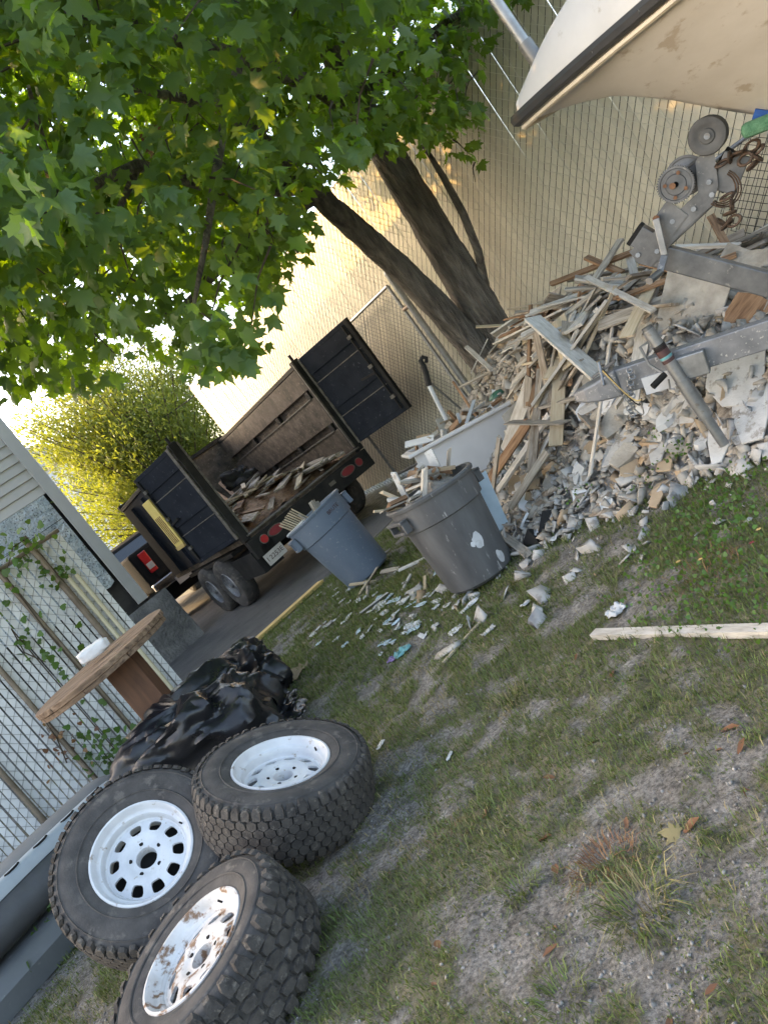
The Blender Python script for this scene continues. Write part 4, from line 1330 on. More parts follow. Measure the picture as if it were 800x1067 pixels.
def trailer_load():
    F = TZ + .07
    m = MB()
    def heap(x, y): return (.10 + .34 * math.exp(-((x - .9) / .9) ** 2 - ((y - 2.0) / 1.3) ** 2) + .05 * noise.noise(Vector((x * 3, y * 3, 0)))) * float(sstep(0, .7, y)) + .03 * noise.noise(Vector((x * 17, y * 17, 4)))
    m.grid(lambda u, v: tw_(.09 + u * (TW - .18), .25 + v * (TLEN - .35), F + heap(.09 + u * (TW - .18), .25 + v * (TLEN - .35)) - .04), 60, 90)
    o = m.build('wood_scrap_heap', 'wbrown')
    tag(o, 'heap of wood scraps filling the trailer bed', 'scrap', kind='stuff')
    G1 = 'boards loaded in the trailer bed'
    for k in range(84):
        x, y = random.uniform(.25, TW - .3), random.uniform(.25, 3.0)
        L = random.uniform(.5, 1.5)
        an = random.gauss(1.25, .45)
        z = F + heap(x, y) + random.uniform(0, .07)
        tl = random.uniform(-.10, .16)
        lm_ = random.choice(['wbrown', 'wdust', 'wgrey', 'wpale', 'wdust'])
        d = Vector((math.cos(an), math.sin(an), tl)) * L / 2
        a, b = Vector((x, y, z)) - d, Vector((x, y, z)) + d
        for p in (a, b):
            p.x = min(TW - .16, max(.16, p.x)); p.y = max(.05, min(3.5, p.y)); p.z = max(p.z, F + .03)
        plank_at('scrap_board', tw_(*a), tw_(*b), random.uniform(.04, .15), random.uniform(.015, .03), lm_, {'wbrown': 'brown', 'wgrey': 'grey', 'wpale': 'pale tan', 'wdust': 'dusty brown'}[lm_] + (' long' if L > 1.0 else ' short') + ' scrap board in the trailer bed ' + ('near the open end' if y < 1.2 else 'in the middle of the heap' if y < 2.2 else 'toward the front wall'), 'board', G1, random.uniform(-.3, .3))
    for k in range(9):
        x = TW - .28 - .05 * k + random.uniform(-.03, .03)
        plank_at('scrap_board', tw_(x, -.12 + random.uniform(0, .2), F + .05 + .012 * k), tw_(x - .15, 2.3 + random.uniform(-.5, .4), F + .16 + .01 * k), random.uniform(.07, .14), .022, random.choice(['wgrey', 'wpale', 'wgrey']), 'long pale board lying by the right wall of the trailer bed', 'board', 'long boards along the trailer wall', random.uniform(-.25, .25))
    for k in range(6):
        x, y = .35 + .16 * k, 1.7 + .1 * k
        plank_at('scrap_board', tw_(x, y, F + .35), tw_(x - .25 + .1 * k, y + .9, F + .80 + random.uniform(-.1, .12)), .06, .025, 'wbrown', 'reddish brown board sticking up at the front of the trailer load', 'board', 'boards sticking up from the trailer load', random.uniform(-.5, .5))
    p = tw_(1.12, 1.6, F + .55)
    o = blob(MB(), (0, 0, 0), (.24, .2, .20), 21, 36, .6).build('black_sack', 'steelblk', None, True, angle=180, loc=p)
    tag(o, 'crumpled black sack on top of the wood in the trailer', 'sack')
trailer_load()

# ------------------------------------------------------------------ tow pickup
def pickup():
    lp = D(150, 577, 14.4)
    root = Vector((lp.x, lp.y, 0)) - E1 * .28
    t = thing('pickup_truck', 'dark pickup truck with red tail light parked beyond the trailer', 'pickup', root, trl_rz)
    W, B = 1.95, 1.45
    o = MB().box((W / 2, 1.0, 1.2), (W, 2.0, .84)).build('cargo_bed', 'carpaint', t, bevel=.05)
    MB().box((W / 2, -.012, 1.25), (W - .42, .03, .60)).build('tailgate', 'carpaint', o, bevel=.02)
    MB().box((W / 2, -.032, 1.40), (.26, .02, .08)).build('handle', 'black', o)
    for x in (.24, W - .24):
        l_ = MB().box((x, -.01, 1.32), (.16, .06, .44)).build('tail_light', 'red', t, bevel=.015)
        MB().box((x, -.045, 1.24), (.13, .012, .12)).build('reverse_lens', 'plate', l_)
    MB().box((W / 2, -.11, .82), (W + .02, .16, .2)).build('bumper', 'chrome', t, bevel=.03)
    MB().box((.55, -.2, .70), (.305, .01, .155)).build('license_plate', 'plate', t)
    cabp = [(1.95, .62), (1.95, 1.38), (2.15, 1.92), (2.5, 1.98), (3.3, 1.98), (3.65, 1.90), (4.2, 1.38), (5.5, 1.25), (5.65, 1.0), (5.65, .62)]
    MB().prism(cabp, -W / 2 + .06, W / 2 - .06, Matrix.Translation((W / 2, 0, 0)) @ Matrix(((0, 0, 1, 0), (1, 0, 0, 0), (0, 1, 0, 0), (0, 0, 0, 1)))).build('cab', 'carpaint', t, bevel=.04)
    MB().box((W / 2, 2.03, 1.65), (W - .5, .02, .42), Matrix.Rotation(R(-20), 3, 'X')).build('rear_window', 'glass', t)
    for x in (.05, W - .05):
        MB().box((x, 2.75, 1.62), (.03, .85, .36)).build('side_window', 'glass', t)
    for x in (.14, W - .14):
        for y in (.9, 4.4):
            tm = Matrix.Translation((x, y, .4)) @ Matrix.Rotation(math.pi / 2, 4, 'Y')
            w_ = MB().lathe([(.22, .11), (.34, .13), (.4, .09), (.4, -.09), (.34, -.13), (.22, -.11)], 32, tm).build('wheel', 'tyre', t, True)
            MB().lathe([(.22, .1), (.1, .06), (.001, .08)], 20, tm).build('rim', 'galvd', w_, True)
            MB().lathe([(.22, -.1), (.1, -.06), (.001, -.08)], 20, tm).build('rim', 'galvd', w_, True)
    MB().box((W / 2, 2.6, .62), (W - .3, 5.2, .36)).build('chassis', 'black', t)
pickup()

# ------------------------------------------------------------------ trash cans
def trash_can(base, axis, Rt, H, mat, label, hdl_ang, rotz=0):
    rot = zmat(axis)
    t = thing('trash_can', label, 'trash can', base, rot=rot, group='round plastic trash cans by the rubble')
    rb = Rt * .80
    rr = lambda z: rb + (Rt - rb) * z / H
    zc = H * .72
    prof = [(.001, .0), (rb * .9, .0), (rb, .02), (rr(.06), .06), (rr(zc), zc), (rr(zc) + .018, zc + .008), (Rt + .012, H - .03), (Rt + .026, H - .028), (Rt + .030, H - .01), (Rt + .022, H), (Rt - .004, H), (Rt - .010, H - .03), (rr(zc) - .012, zc), (rb - .012, .05), (.001, .045)]
    b = MB().lathe(prof, 56).build('body', mat, t, True, angle=38)
    for s in (0, 1):
        a = hdl_ang + s * math.pi
        c, sn = math.cos(a), math.sin(a)
        hm = MB()
        for dz, wd_, hh in ((H - .075, .19, .022), (zc + .045, .15, .02)):
            hm.box((c * (Rt + .035), sn * (Rt + .035), dz), (.055, wd_, hh), Matrix.Rotation(a, 3, 'Z'))
        for q in (-1, 1):
            hm.box((c * (Rt + .032) - sn * q * .085, sn * (Rt + .032) + c * q * .085, (H - .075 + zc + .045) / 2), (.05, .02, H - .10 - zc), Matrix.Rotation(a, 3, 'Z'))
        hm.build('handle', mat, t, bevel=.005)
    return t, rr
def cans():
    b = G(386, 598, 0.0)
    top = D(321, 530, b.y + .03)
    ax = (top - b).normalized()
    t, rr = trash_can(b + Vector((0, 0, .015)), ax, .300, .80, 'canblue', 'blue plastic trash can leaning beside the trailer plate', R(195))
    mw = zmat(ax).to_4x4(); mw.translation = b
    inv = zmat(ax).inverted()
    v = inv @ Vector((.25, -.97, 0)); ang = math.atan2(v.y, v.x) + .38
    text_mesh('lettering', 'BRUTE', .052, 'ink', t, Matrix.Rotation(ang, 4, 'Z') @ Matrix.Translation((.3085, 0, .70)) @ Matrix(((0, 0, 1, 0), (1, 0, 0, 0), (0, 1, 0, 0), (0, 0, 0, 1))))
    # lath bundle standing in the blue can
    Lb = G(302, 538, .80)
    for k in range(9):
        o = D(290 + 2.2 * k, 540 - 1.0 * k, b.y + .0)
        lo = b + ax * .25 + Vector((random.uniform(-.1, .05), .02, 0))
        e = b + ax * .93 + Vector((-.30 + .022 * k, -.05 + .012 * k, -.03 + .006 * k))
        plank_at('wood_lath', b + ax * .55 + Vector((-.12 + .018 * k, .01 * k - .04, 0)), e, .026, .010, 'wpale', 'pale yellow lath in the bundle sticking out of the blue can', 'lath', 'lath bundle in the blue can', .4)
    q = b + ax * .80
    plank_at('paper_sheet', q + Vector((-.30, -.10, -.02)), q + Vector((-.10, -.12, .01)), .10, .012, 'white', 'white board scrap hanging over the rim of the blue can', 'scrap')
    for k in range(4):
        e = q + Vector((random.uniform(-.18, .12), random.uniform(-.1, .15), .05 + random.uniform(0, .05)))
        plank_at('wood_lath', q + Vector((.0, .05, -.3)), e, .05, .012, random.choice(['wgrey', 'plaster']), 'grey scrap strip inside the blue can', 'scrap', 'scraps inside the blue can')
    # grey can
    b = G(503, 601, 0.0)
    top = D(448, 512, b.y + .02)
    ax = (top - b).normalized()
    t, rr = trash_can(b + Vector((0, 0, .01)), ax, .288, .675, 'cangrey', 'dirty grey trash can overflowing with debris before the rubble pile', R(205))
    inv = zmat(ax).inverted()
    v = inv @ Vector((.1, -.99, 0)); ang = math.atan2(v.y, v.x) + .15
    # white paint splashes on its side
    for (da, z, s) in ((.05, .27, .036), (.02, .24, .022), (.42, .09, .030), (-.12, .26, .014), (.38, .12, .016)):
        m = MB()
        pts = [(s * (1 + .45 * noise.noise(Vector((k * 1.3, s * 90, 0)))) * math.cos(2 * math.pi * k / 11), 1.35 * s * (1 + .5 * noise.noise(Vector((k * 1.7, 5, s * 70)))) * math.sin(2 * math.pi * k / 11)) for k in range(11)]
        r_ = rr(z)
        vs = [((r_ + (y / .675) * .058 + .002) * math.cos(ang + da + x / r_), (r_ + (y / .675) * .058 + .002) * math.sin(ang + da + x / r_), z + y) for x, y in pts]
        m.add(vs, [tuple(range(11))]).build('paint_splash', 'white', t)
    q = b + ax * .66
    blk = MB()
    def fill(u, v):
        a, r_ = u * 2 * math.pi, v * .285
        p = zmat(ax) @ Vector((r_ * math.cos(a), r_ * math.sin(a), .60 + .12 * (1 - v) + .05 * noise.noise(Vector((r_ * 14 * math.cos(a), r_ * 14 * math.sin(a), 3)))))
        return b + p
    tag(blk.grid(fill, 30, 10).build('can_debris', 'rubble'), 'mixed plaster debris filling the grey can', 'debris', kind='stuff')
    for k in range(26):
        an = random.uniform(0, 6.28)
        r_ = random.uniform(0, .26)
        gm_ = random.choice(['wgrey', 'plaster', 'drywall', 'kraft', 'wbrown', 'lathw'])
        p = q + zmat(ax) @ Vector((r_ * math.cos(an), r_ * math.sin(an), .03 + .10 * (1 - r_ / .28)))
        d = Vector((random.gauss(-.3, .6), random.gauss(0, .6), random.uniform(.05, .7))).normalized() * random.uniform(.06, .17)
        plank_at('debris_piece', p - d * .6, p + d, random.uniform(.02, .07), random.uniform(.01, .03), gm_, ['grey weathered wood', 'grey plaster', 'white drywall', 'tan board', 'brown wood', 'whitewashed lath'][['wgrey', 'plaster', 'drywall', 'kraft', 'wbrown', 'lathw'].index(gm_)] + ' scrap heaped in the mouth of the grey can', 'scrap', 'scraps heaped in the grey can', random.uniform(-1, 1))
    plank_at('wood_lath', q + Vector((-.15, .1, 0)), D(398, 513, b.y + .1), .05, .02, 'wpale', 'pale board jutting out of the grey can to the left', 'lath')
    plank_at('wood_lath', q + Vector((-.1, .0, -.05)), D(390, 533, b.y - .02), .04, .015, 'wpale', 'thin pale stick poking low out of the grey can', 'lath')
    plank_at('wood_lath', q + Vector((.08, .1, -.1)), D(468, 468, b.y + .1), .05, .022, 'wgrey', 'short grey post standing in the mouth of the grey can', 'lath')
    plank_at('wood_lath', q + Vector((0, .1, -.1)), D(447, 486, b.y + .1), .045, .02, 'wbrown', 'brown stick standing in the grey can', 'lath')
    # pale blue board behind it
    plank_at('foam_board', D(524, 552, b.y + .32), D(499, 494, b.y + .36), .10, .02, 'ltblue', 'pale blue board leaning behind the grey can', 'board', roll=.2, z_up=(0, -1, .2))
    plank_at('wood_lath', S(521, 557), S(549, 577, .03), .055, .04, 'wgrey', 'short grey timber offcut lying right of the grey can', 'timber')
cans()

# ------------------------------------------------------------------ rubble heap
def rubble():
    xs, ys = np.arange(-.3, 4.6, .045), np.arange(3.0, 9.6, .045)
    X, Y = np.meshgrid(xs, ys, indexing='ij')
    h = hp(X, Y)
    lump = (fbm(X * 9, Y * 9, 3) - .5) * .16 * sstep(.02, .25, h)
    fence = (X - FP0.x) * N2.x + (Y - FP0.y) * N2.y                # distance on the yard side of the tall fence
    Z = gz(X, Y) + np.where(h > .012, h + lump - .03, -.06)
    v = np.stack([X, Y, Z], -1).reshape(-1, 3)
    ny = len(ys)
    i, j = np.meshgrid(np.arange(len(xs) - 1), np.arange(ny - 1), indexing='ij')
    ok = ((h[:-1, :-1] > .004) | (h[1:, 1:] > .004)) & (fence[:-1, :-1] > .08)
    a = (i * ny + j)[ok]
    f = np.stack([a, a + ny, a + ny + 1, a + 1], -1)
    tag(obj('rubble_mound', nump_mesh('rubble_mound', v, f, 'rubble')), 'grey heap of plaster rubble and dust by the fence', 'rubble', kind='stuff')
    # broken bits, uncountable
    def bits(name, mat, n, smin, smax, flat, label, front=False, spread=0.0):
        P = []
        while len(P) < n:
            x, y = random.uniform(-.2, 4.2), random.uniform(3.0, 8.6)
            hh = float(hp(x, y))
            fd = (x - FP0.x) * N2.x + (y - FP0.y) * N2.y
            if fd < .15: continue
            if hh < .01:
                if not spread: continue
                d = (x - .42) * .72 + (y - 4.62) * .69
                if not (-spread < d < .1 and random.random() < .5 * math.exp(d * 3.2)): continue
            if front and hh > .55 and random.random() < .8: continue
            P.append((x, y, surf(x, y)))
        P = np.array(P)
        V = np.array([[-1, -.8, -1], [1, -1, -1], [.9, 1, -1], [-.7, .9, -1], [-.9, -.7, 1], [.8, -.9, 1], [.7, .8, 1], [-.8, .9, 1]]) * .5
        Q = np.array([[0, 3, 2, 1], [4, 5, 6, 7], [0, 1, 5, 4], [1, 2, 6, 5], [2, 3, 7, 6], [3, 0, 4, 7]])
        szz = smin * .5 + (smax * 1.15 - smin * .5) * rng.random(n) ** 3.4
        sc3 = np.stack([szz * rng.uniform(.8, 1.6, n), szz * rng.uniform(.5, 1.0, n), np.minimum(szz * rng.uniform(.25, .7, n) * flat, .03)], -1)
        nr = rng.normal(size=(n, 3)) * .55 + np.array([-.25, -.35, .9])
        Rm = frames(nr, rng.normal(size=(n, 3)))
        jit = 1 + rng.uniform(-.35, .35, (n, 8, 3))
        vv = np.einsum('nij,nkj->nki', Rm, V[None] * jit * sc3[:, None, :]) + P[:, None, :] + np.array([0, 0, .012])
        off = (np.arange(n) * 8)[:, None, None]
        o = obj(name, nump_mesh(name, vv.reshape(-1, 3), (Q[None] + off).reshape(-1, 4), mat))
        tag(o, label, 'rubble', kind='stuff')
    bits('plaster_rubble', 'plaster', 14000, .012, .075, .55, 'grey plaster crumbs all over the rubble heap')
    bits('drywall_rubble', 'drywall', 3600, .02, .12, .22, 'white drywall flakes along the front of the heap', True, .9)
    bits('wood_rubble', 'wdust', 1200, .02, .11, .4, 'small splintered wood bits in the rubble heap')
    bits('tan_rubble', 'kraft', 900, .02, .10, .3, 'tan paper and brick coloured bits in the rubble', False, .6)
rubble()

def board_label(L, m, p):
    px, py = proj(p)
    size = 'short' if L < .5 else ('long' if L > .72 else 'middling')
    colr = {'lathw': 'whitewashed', 'wgrey': 'grey weathered', 'wpale': 'pale tan', 'wbrown': 'brown', 'wdust': 'dusty brown'}[m]
    if px > 735: where = 'at the right edge of the rubble heap'
    elif py < 300: where = 'on the heap peak before the fence'
    elif px > 665: where = 'behind the jack on the rubble heap'
    elif px > 610: where = 'above the coupler on the rubble heap'
    elif px > 560: where = 'below the maple trunk on the rubble heap'
    else: where = 'on the left flank of the rubble heap'
    return size + ' ' + colr + ' broken board ' + where
def heap_boards():
    G1 = 'broken boards on the rubble heap'
    n = 0
    while n < 235:
        # the timber lies mostly on the upper heap
        x, y = (random.uniform(.6, 3.3), random.uniform(4.6, 7.4)) if n % 5 < 2 else (random.gauss(1.85, .38), random.gauss(5.55, .42))
        if float(hp(x, y)) < .32: continue
        fd = (x - FP0.x) * N2.x + (y - FP0.y) * N2.y
        if fd < .55 or (x < 1.55 and y > 5.3): continue
        L = random.uniform(.3, 1.05)
        an = random.choice([random.gauss(2.5, .45), random.gauss(.5, .6), random.uniform(0, 3.14)])
        d = Vector((math.cos(an), math.sin(an), 0)) * L / 2
        p = Vector((x, y, 0))
        a, b = p - d, p + d
        a.z, b.z = surf(a.x, a.y) + .03, surf(b.x, b.y) + .03
        up = random.uniform(0, .18)
        a.z += up; b.z += up * random.uniform(.2, 1.4)
        if random.random() < .25: b.z += random.uniform(.05, .25)
        m = random.choice(['lathw', 'wgrey', 'wgrey', 'lathw', 'wpale', 'wbrown', 'wgrey', 'wdust', 'wdust', 'lathw'])
        wd = random.choice([.035, .04, .06, .09, .13])
        plank_at('broken_board', a, b, wd, random.uniform(.010, .022), m, board_label(L, m, (a + b) / 2), 'board', G1, random.uniform(-.6, .6))
        n += 1
    # boards that stand out, by where they show
    H = lambda px, py, up=.05: (lambda p: p + Vector((0, 0, up)))(S(px, py))
    hero = [((546, 347), (612, 371), 6.3, .055, 'lathw', 'long pale lath pointing left off the top of the heap'),
            ((609, 292), (621, 372), 6.0, .045, 'lathw', 'upright whitewashed lath on the heap left of the coupler'),
            ((563, 322), (648, 388), 6.1, .09, 'wgrey', 'wide grey board sloping across the heap top'),
            ((600, 300), (684, 345), 5.6, .08, 'wbrown', 'dark brown board sloping down under the coupler'),
            ((560, 318), (640, 310), 5.9, .05, 'wpale', 'pale brown lath crossing the upright lath'),
            ((610, 268), (648, 284), 5.9, .06, 'wbrown', 'reddish brown broken board at the peak of the heap'),
            ((646, 250), (616, 296), 5.8, .05, 'wgrey', 'short grey stick leaning at the heap peak by the winch'),
            ((574, 296), (660, 262), 6.0, .05, 'wbrown', 'thin brown strip along the top of the heap'),
            ((640, 352), (690, 392), 5.3, .07, 'wgrey', 'grey lath fan end just left of the jack'),
            ((598, 330), (680, 388), 5.7, .07, 'lathw', 'pale lath in the fan pointing at the jack'),
            ((622, 322), (690, 380), 5.5, .06, 'wgrey', 'grey lath in the fan above the coupler'),
            ((527, 472), (553, 398), 5.9, .13, 'lathw', 'broad whitish board standing in the left flank of the heap'),
            ((548, 460), (551, 392), 5.8, .07, 'wgrey', 'grey board standing right of the broad whitish board'),
            ((566, 440), (588, 382), 5.6, .08, 'wgrey', 'grey plank leaning in the middle of the heap'),
            ((587, 438), (588, 378), 5.5, .03, 'wpale', 'thin tan stick standing in the middle of the heap'),
            ((510, 500), (550, 440), 5.6, .07, 'wbrown', 'reddish board leaning behind the grey can'),
            ((518, 512), (572, 432), 5.4, .05, 'lathw', 'long pale stick leaning in the left flank of the heap'),
            ((531, 530), (570, 470), 5.1, .05, 'wgrey', 'grey stick lying on white scraps behind the grey can'),
            ((512, 520), (520, 455), 5.6, .03, 'wgrey', 'dark grey thin stake behind the grey can'),
            ((700, 402), (735, 445), 4.4, .06, 'wbrown', 'brown board end under the trailer tongue'),
            ((668, 400), (700, 440), 4.4, .05, 'wgrey', 'short grey board beneath the coupler'),
            ((682, 352), (760, 330), 4.9, .10, 'wgrey', 'grey board lying flat behind the jack top'),
            ((608, 375), (660, 345), 5.4, .05, 'lathw', 'pale lath lying crosswise behind the coupler tip'),
            ((740, 225), (760, 262), 5.4, .05, 'wbrown', 'orange brown stick by the winch post'),
            ((752, 265), (796, 246), 5.3, .03, 'wgrey', 'thin grey stick pointing right under the winch post'),
            ((655, 265), (672, 330), 5.7, .06, 'lathw', 'pale upright board under the winch bracket'),
            ((630, 345), (705, 362), 5.2, .04, 'wpale', 'tan lath lying above the coupler'),
            ((660, 300), (700, 268), 5.7, .05, 'wpale', 'tan board end poking out under the winch bracket'),
            ((476, 405), (530, 378), 7.2, .02, 'wgrey', 'bent grey branch lying on the tub edge'),
            ((472, 398), (500, 440), 7.0, .02, 'wbrown', 'thin brown stick across the white tub')]
    for (p, q, y, wd, mt, lab) in hero:
        a, b = D(*p, y), D(*q, y - .35)
        plank_at('broken_board', a, b, wd, .02, mt, lab, 'board', None, random.uniform(-.3, .3), z_up=(0, -.7, .7))
    # sheets and chunks
    def slab(px, py, w_, h_, th, mat, lab, cat, nrm=(-.3, -.6, .75), rotz=0.0, name='drywall_sheet', n=7, lift=.04, y=None):
        p = S(px, py) if y is None else D(px, py, y)
        m = MB()
        pts = []
        for k in range(n):
            a = 2 * math.pi * k / n + random.uniform(-.2, .2)
            sq = 1 / max(abs(math.cos(a)), abs(math.sin(a)))
            pts.append((w_ / 2 * math.cos(a) * sq * random.uniform(.8, 1.05), h_ / 2 * math.sin(a) * sq * random.uniform(.8, 1.05)))
        m.prism(pts, -th / 2, th / 2)
        o = m.build(name, mat, None, bevel=min(.004, th * .2))
        m4 = (zmat(nrm) @ Matrix.Rotation(rotz, 3, 'Z')).to_4x4()
        m4.translation = p + Vector((0, 0, lift))
        o.matrix_world = m4
        tag(o, lab, cat)
    slab(722, 330, .62, .45, .014, 'plaster', 'big grey white drywall sheet leaning behind the jack', 'drywall', (-.45, -.65, .6), .5)
    slab(682, 302, .42, .30, .05, 'drywall', 'chalky white plaster slab under the winch post', 'plaster', (-.3, -.5, .8), .9)
    slab(768, 300, .5, .4, .02, 'plaster', 'pale grey board below the winch post at the right edge', 'board', (-.3, -.5, .8), .2)
    slab(783, 335, .3, .25, .03, 'wbrown', 'rust brown scrap panel at the right edge above the tongue', 'scrap', (-.3, -.8, .5), .2)
    slab(770, 395, .42, .28, .014, 'drywall', 'white drywall corner under the tongue at the right edge', 'drywall', (-.35, -.6, .7), .7)
    slab(650, 470, .32, .14, .012, 'drywall', 'long white drywall strip at the foot of the heap', 'drywall', (-.2, -.3, .9), .2)
    slab(690, 465, .34, .14, .012, 'drywall', 'white drywall strip nearest the jack foot', 'drywall', (-.25, -.3, .9), .75)
    slab(640, 478, .30, .10, .012, 'drywall', 'narrow white drywall strip pointing at the grass', 'drywall', (-.2, -.3, .9), .5)
    slab(712, 440, .26, .20, .010, 'drywall', 'tilted white drywall piece left of the jack foot', 'drywall', (-.5, -.5, .7), .9)
    slab(655, 480, .2, .12, .05, 'plaster', 'grey plaster lump low on the heap', 'plaster', (-.2, -.5, .8), .1)
    slab(648, 440, .34, .16, .09, 'plaster', 'big grey concrete chunk below the coupler', 'concrete', (-.3, -.7, .6), .1, 'concrete_chunk')
    slab(619, 402, .14, .10, .10, 'plaster', 'grey concrete block below the coupler tip', 'concrete', (-.3, -.7, .6), .4, 'concrete_chunk')
    slab(569, 480, .22, .19, .012, 'kraft', 'tan board fragment on the white scraps', 'board', (-.1, -.7, .7), .7, 'tan_board')
    slab(543, 510, .20, .17, .012, 'kraft', 'brown tan board lying behind the grey can', 'board', (-.1, -.7, .7), .4, 'tan_board')
    slab(556, 505, .16, .16, .012, 'kraft', 'brown board fragment with torn edge beside the tan fragment', 'board', (-.1, -.6, .7), .9, 'tan_board', 5)
    slab(688, 524, .16, .08, .012, 'kraft', 'small tan board at the grass edge', 'board', (-.1, -.4, .9), .6, 'tan_board', 5)
    slab(697, 490, .12, .09, .012, 'kraft', 'pinkish tan board scrap on white flakes', 'board', (-.1, -.4, .9), .6, 'tan_board', 6)
    slab(788, 430, .5, .22, .012, 'drywall', 'large pale drywall sheet at the right edge over the grass', 'drywall', (-.25, -.35, .9), .75)
    slab(755, 455, .5, .14, .012, 'drywall', 'long pale drywall sheet under the jack foot', 'drywall', (-.2, -.35, .9), .75)
    slab(604, 497, .22, .05, .012, 'drywall', 'thin white strip in the middle of the scraps', 'drywall', (-.2, -.4, .9), .9)
    slab(740, 378, .14, .11, .09, 'wgold', 'yellowish rounded lump beside the jack foot', 'lump', (0, 0, 1), .3, 'yellow_lump', 9)
    slab(576, 418, .3, .2, .016, 'plaster', 'grey plaster plate on the left flank of the heap', 'plaster', (-.5, -.6, .6), .3)
    slab(548, 443, .26, .36, .02, 'plaster', 'dusty grey panel in front of the white tub', 'board', (-.25, -.9, .3), -.2, y=5.9)
    for k in range(70):
        px, py = random.uniform(525, 735), random.uniform(395, 560)
        p = S(px, py)
        if float(hp(p.x, p.y)) < .02: continue
        s = random.uniform(.05, .16)
        m = random.choice(['drywall', 'drywall', 'drywall', 'plaster', 'plaster', 'white', 'kraft'])
        mb = MB()
        k_ = random.randint(5, 7)
        pts = [(s * .6 * math.cos(2 * math.pi * i / k_) * random.uniform(.6, 1.1), s * .45 * math.sin(2 * math.pi * i / k_) * random.uniform(.6, 1.1)) for i in range(k_)]
        mb.prism(pts, -.006, random.choice([.006, .01, .03]))
        o = mb.build('rubble_fragment', m)
        m4 = (zmat((random.gauss(-.25, .3), random.gauss(-.4, .3), .8)) @ Matrix.Rotation(random.uniform(0, 6), 3, 'Z')).to_4x4()
        m4.translation = p + Vector((0, 0, .02))
        o.matrix_world = m4
        tag(o, {'drywall': 'pale drywall', 'plaster': 'grey plaster', 'white': 'white', 'kraft': 'tan'}[m] + ' fragment on the rubble slope ' + ('behind the grey can' if px < 580 else 'below the coupler' if px < 660 else 'left of the jack foot'), 'fragment', 'fragments on the rubble slope')
    # black umbrella-like scraps and white paper at the foot
    for (px, py, s, rz, lab) in ((572, 545, .16, .3, 'crumpled black plastic tent shape at the heap foot'), (555, 563, .14, 1.2, 'torn black plastic strip by the grey can')):
        p = S(px, py)
        m = MB().add([(-s, -.4 * s, 0), (0, -.1 * s, .6 * s), (s, -.3 * s, 0), (.1 * s, .6 * s, 0)], [(0, 2, 1), (2, 3, 1), (3, 0, 1), (0, 3, 2)])
        o = m.build('black_plastic', 'steelblk', None, loc=p)
        o.rotation_euler = (0, 0, rz)
        tag(o, lab, 'plastic')
heap_boards()

def bathtub():
    """white tub lying in the left end of the heap, its long side toward the camera"""
    a, b = D(430, 474, 6.35), D(537, 416, 6.35)
    x = (b - a); L = x.length * 1.08; x.normalize()
    y = Vector((-.2, 1, 0)); y = (y - x * y.dot(x)).normalized()
    z = x.cross(y)
    t = thing('bathtub', 'white bathtub side half buried in the rubble behind the cans', 'bathtub')
    m4 = Matrix((x, y, z)).transposed().to_4x4(); m4.translation = a
    t.matrix_world = m4
    W_, Hh = .62, .40
    MB().add([(.02, .03, -Hh), (L, .03, -Hh), (L, 0, 0), (0, 0, 0), (.02, .045, -Hh), (L, .045, -Hh), (L, .02, 0), (0, .02, 0)],
             [(0, 1, 2, 3), (7, 6, 5, 4), (0, 4, 5, 1), (0, 3, 7, 4), (1, 5, 6, 2)]).build('apron', 'bath', t)
    rimm = MB()
    for c, s in (((L / 2 - .02, -.012, .0), (L + .06, .085, .035)), ((L / 2, W_, 0), (L, .07, .035)), ((-.01, W_ / 2, 0), (.08, W_ - .08, .03))):
        rimm.box(c, s)
    rimm.build('rim', 'bath', t, bevel=.012, bseg=3)
    MB().grid(lambda u, v: (.05 + u * (L - .1), .05 + v * (W_ - .1), -.34 * (math.sin(math.pi * u) * math.sin(math.pi * v)) ** .35), 20, 12).build('basin', 'bath', t, True, angle=180)
    mw = t.matrix_world
    for k in range(46):
        p = mw @ Vector((random.uniform(.05, L - .05), random.uniform(.06, W_ - .05), random.uniform(-.08, .08)))
        d = Vector((random.gauss(0, 1), random.gauss(0, .6), random.gauss(.1, .35))).normalized() * random.uniform(.05, .14)
        plank_at('debris_piece', p - d, p + d, random.uniform(.02, .08), random.uniform(.008, .03), random.choice(['wgrey', 'plaster', 'drywall', 'kraft', 'wbrown', 'white']), 'scrap piece heaped in the white bathtub', 'scrap', 'scraps heaped in the bathtub', random.uniform(-1, 1))
    p = mw @ Vector((L * .86, .2, .08))
    o = blob(MB(), (0, 0, 0), (.09, .06, .05), 4, 16, .25).build('green_bottle', 'green', None, True, angle=180, loc=p)
    tag(o, 'green plastic scrap at the right end of the bathtub', 'plastic')
bathtub()

def wire_panel():
    p = D(772, 262, 5.5)
    t = thing('wire_panel', 'loose chain link panel slumped at the right edge behind the winch', 'wire panel', (p.x, p.y, 0), R(-35))
    a, b = chain_mesh(1.9, 1.25, .075, .0028)
    for m in (a, b):
        o = m.build('wire_mesh', 'wire', t)
        o.rotation_euler = (R(-14), 0, 0)
        o['kind'] = 'stuff'
    MB().tube([(0, .31, 1.22), (1.9, .31, 1.22)], .016, 8).build('top_tube', 'galvd', t, True)
wire_panel()
def cane():
    a, b = D(457, 441, 7.6), D(447, 402, 7.6)
    t = thing('hooked_pole', 'white pole with black hooked handle standing by the gate', 'pole', a)
    MB().tube([(0, 0, -.5), b - a], .022, 8).build('shaft', 'white', t, True)
    q = [D(*p, 7.6) - a for p in ((447, 402), (444, 390), (441, 381), (438, 376), (440, 372), (444, 373), (444, 378))]
    MB().tube(q, [.028, .03, .028, .025, .022, .02, .018], 8).build('handle', 'steelblk', t, True)
cane()

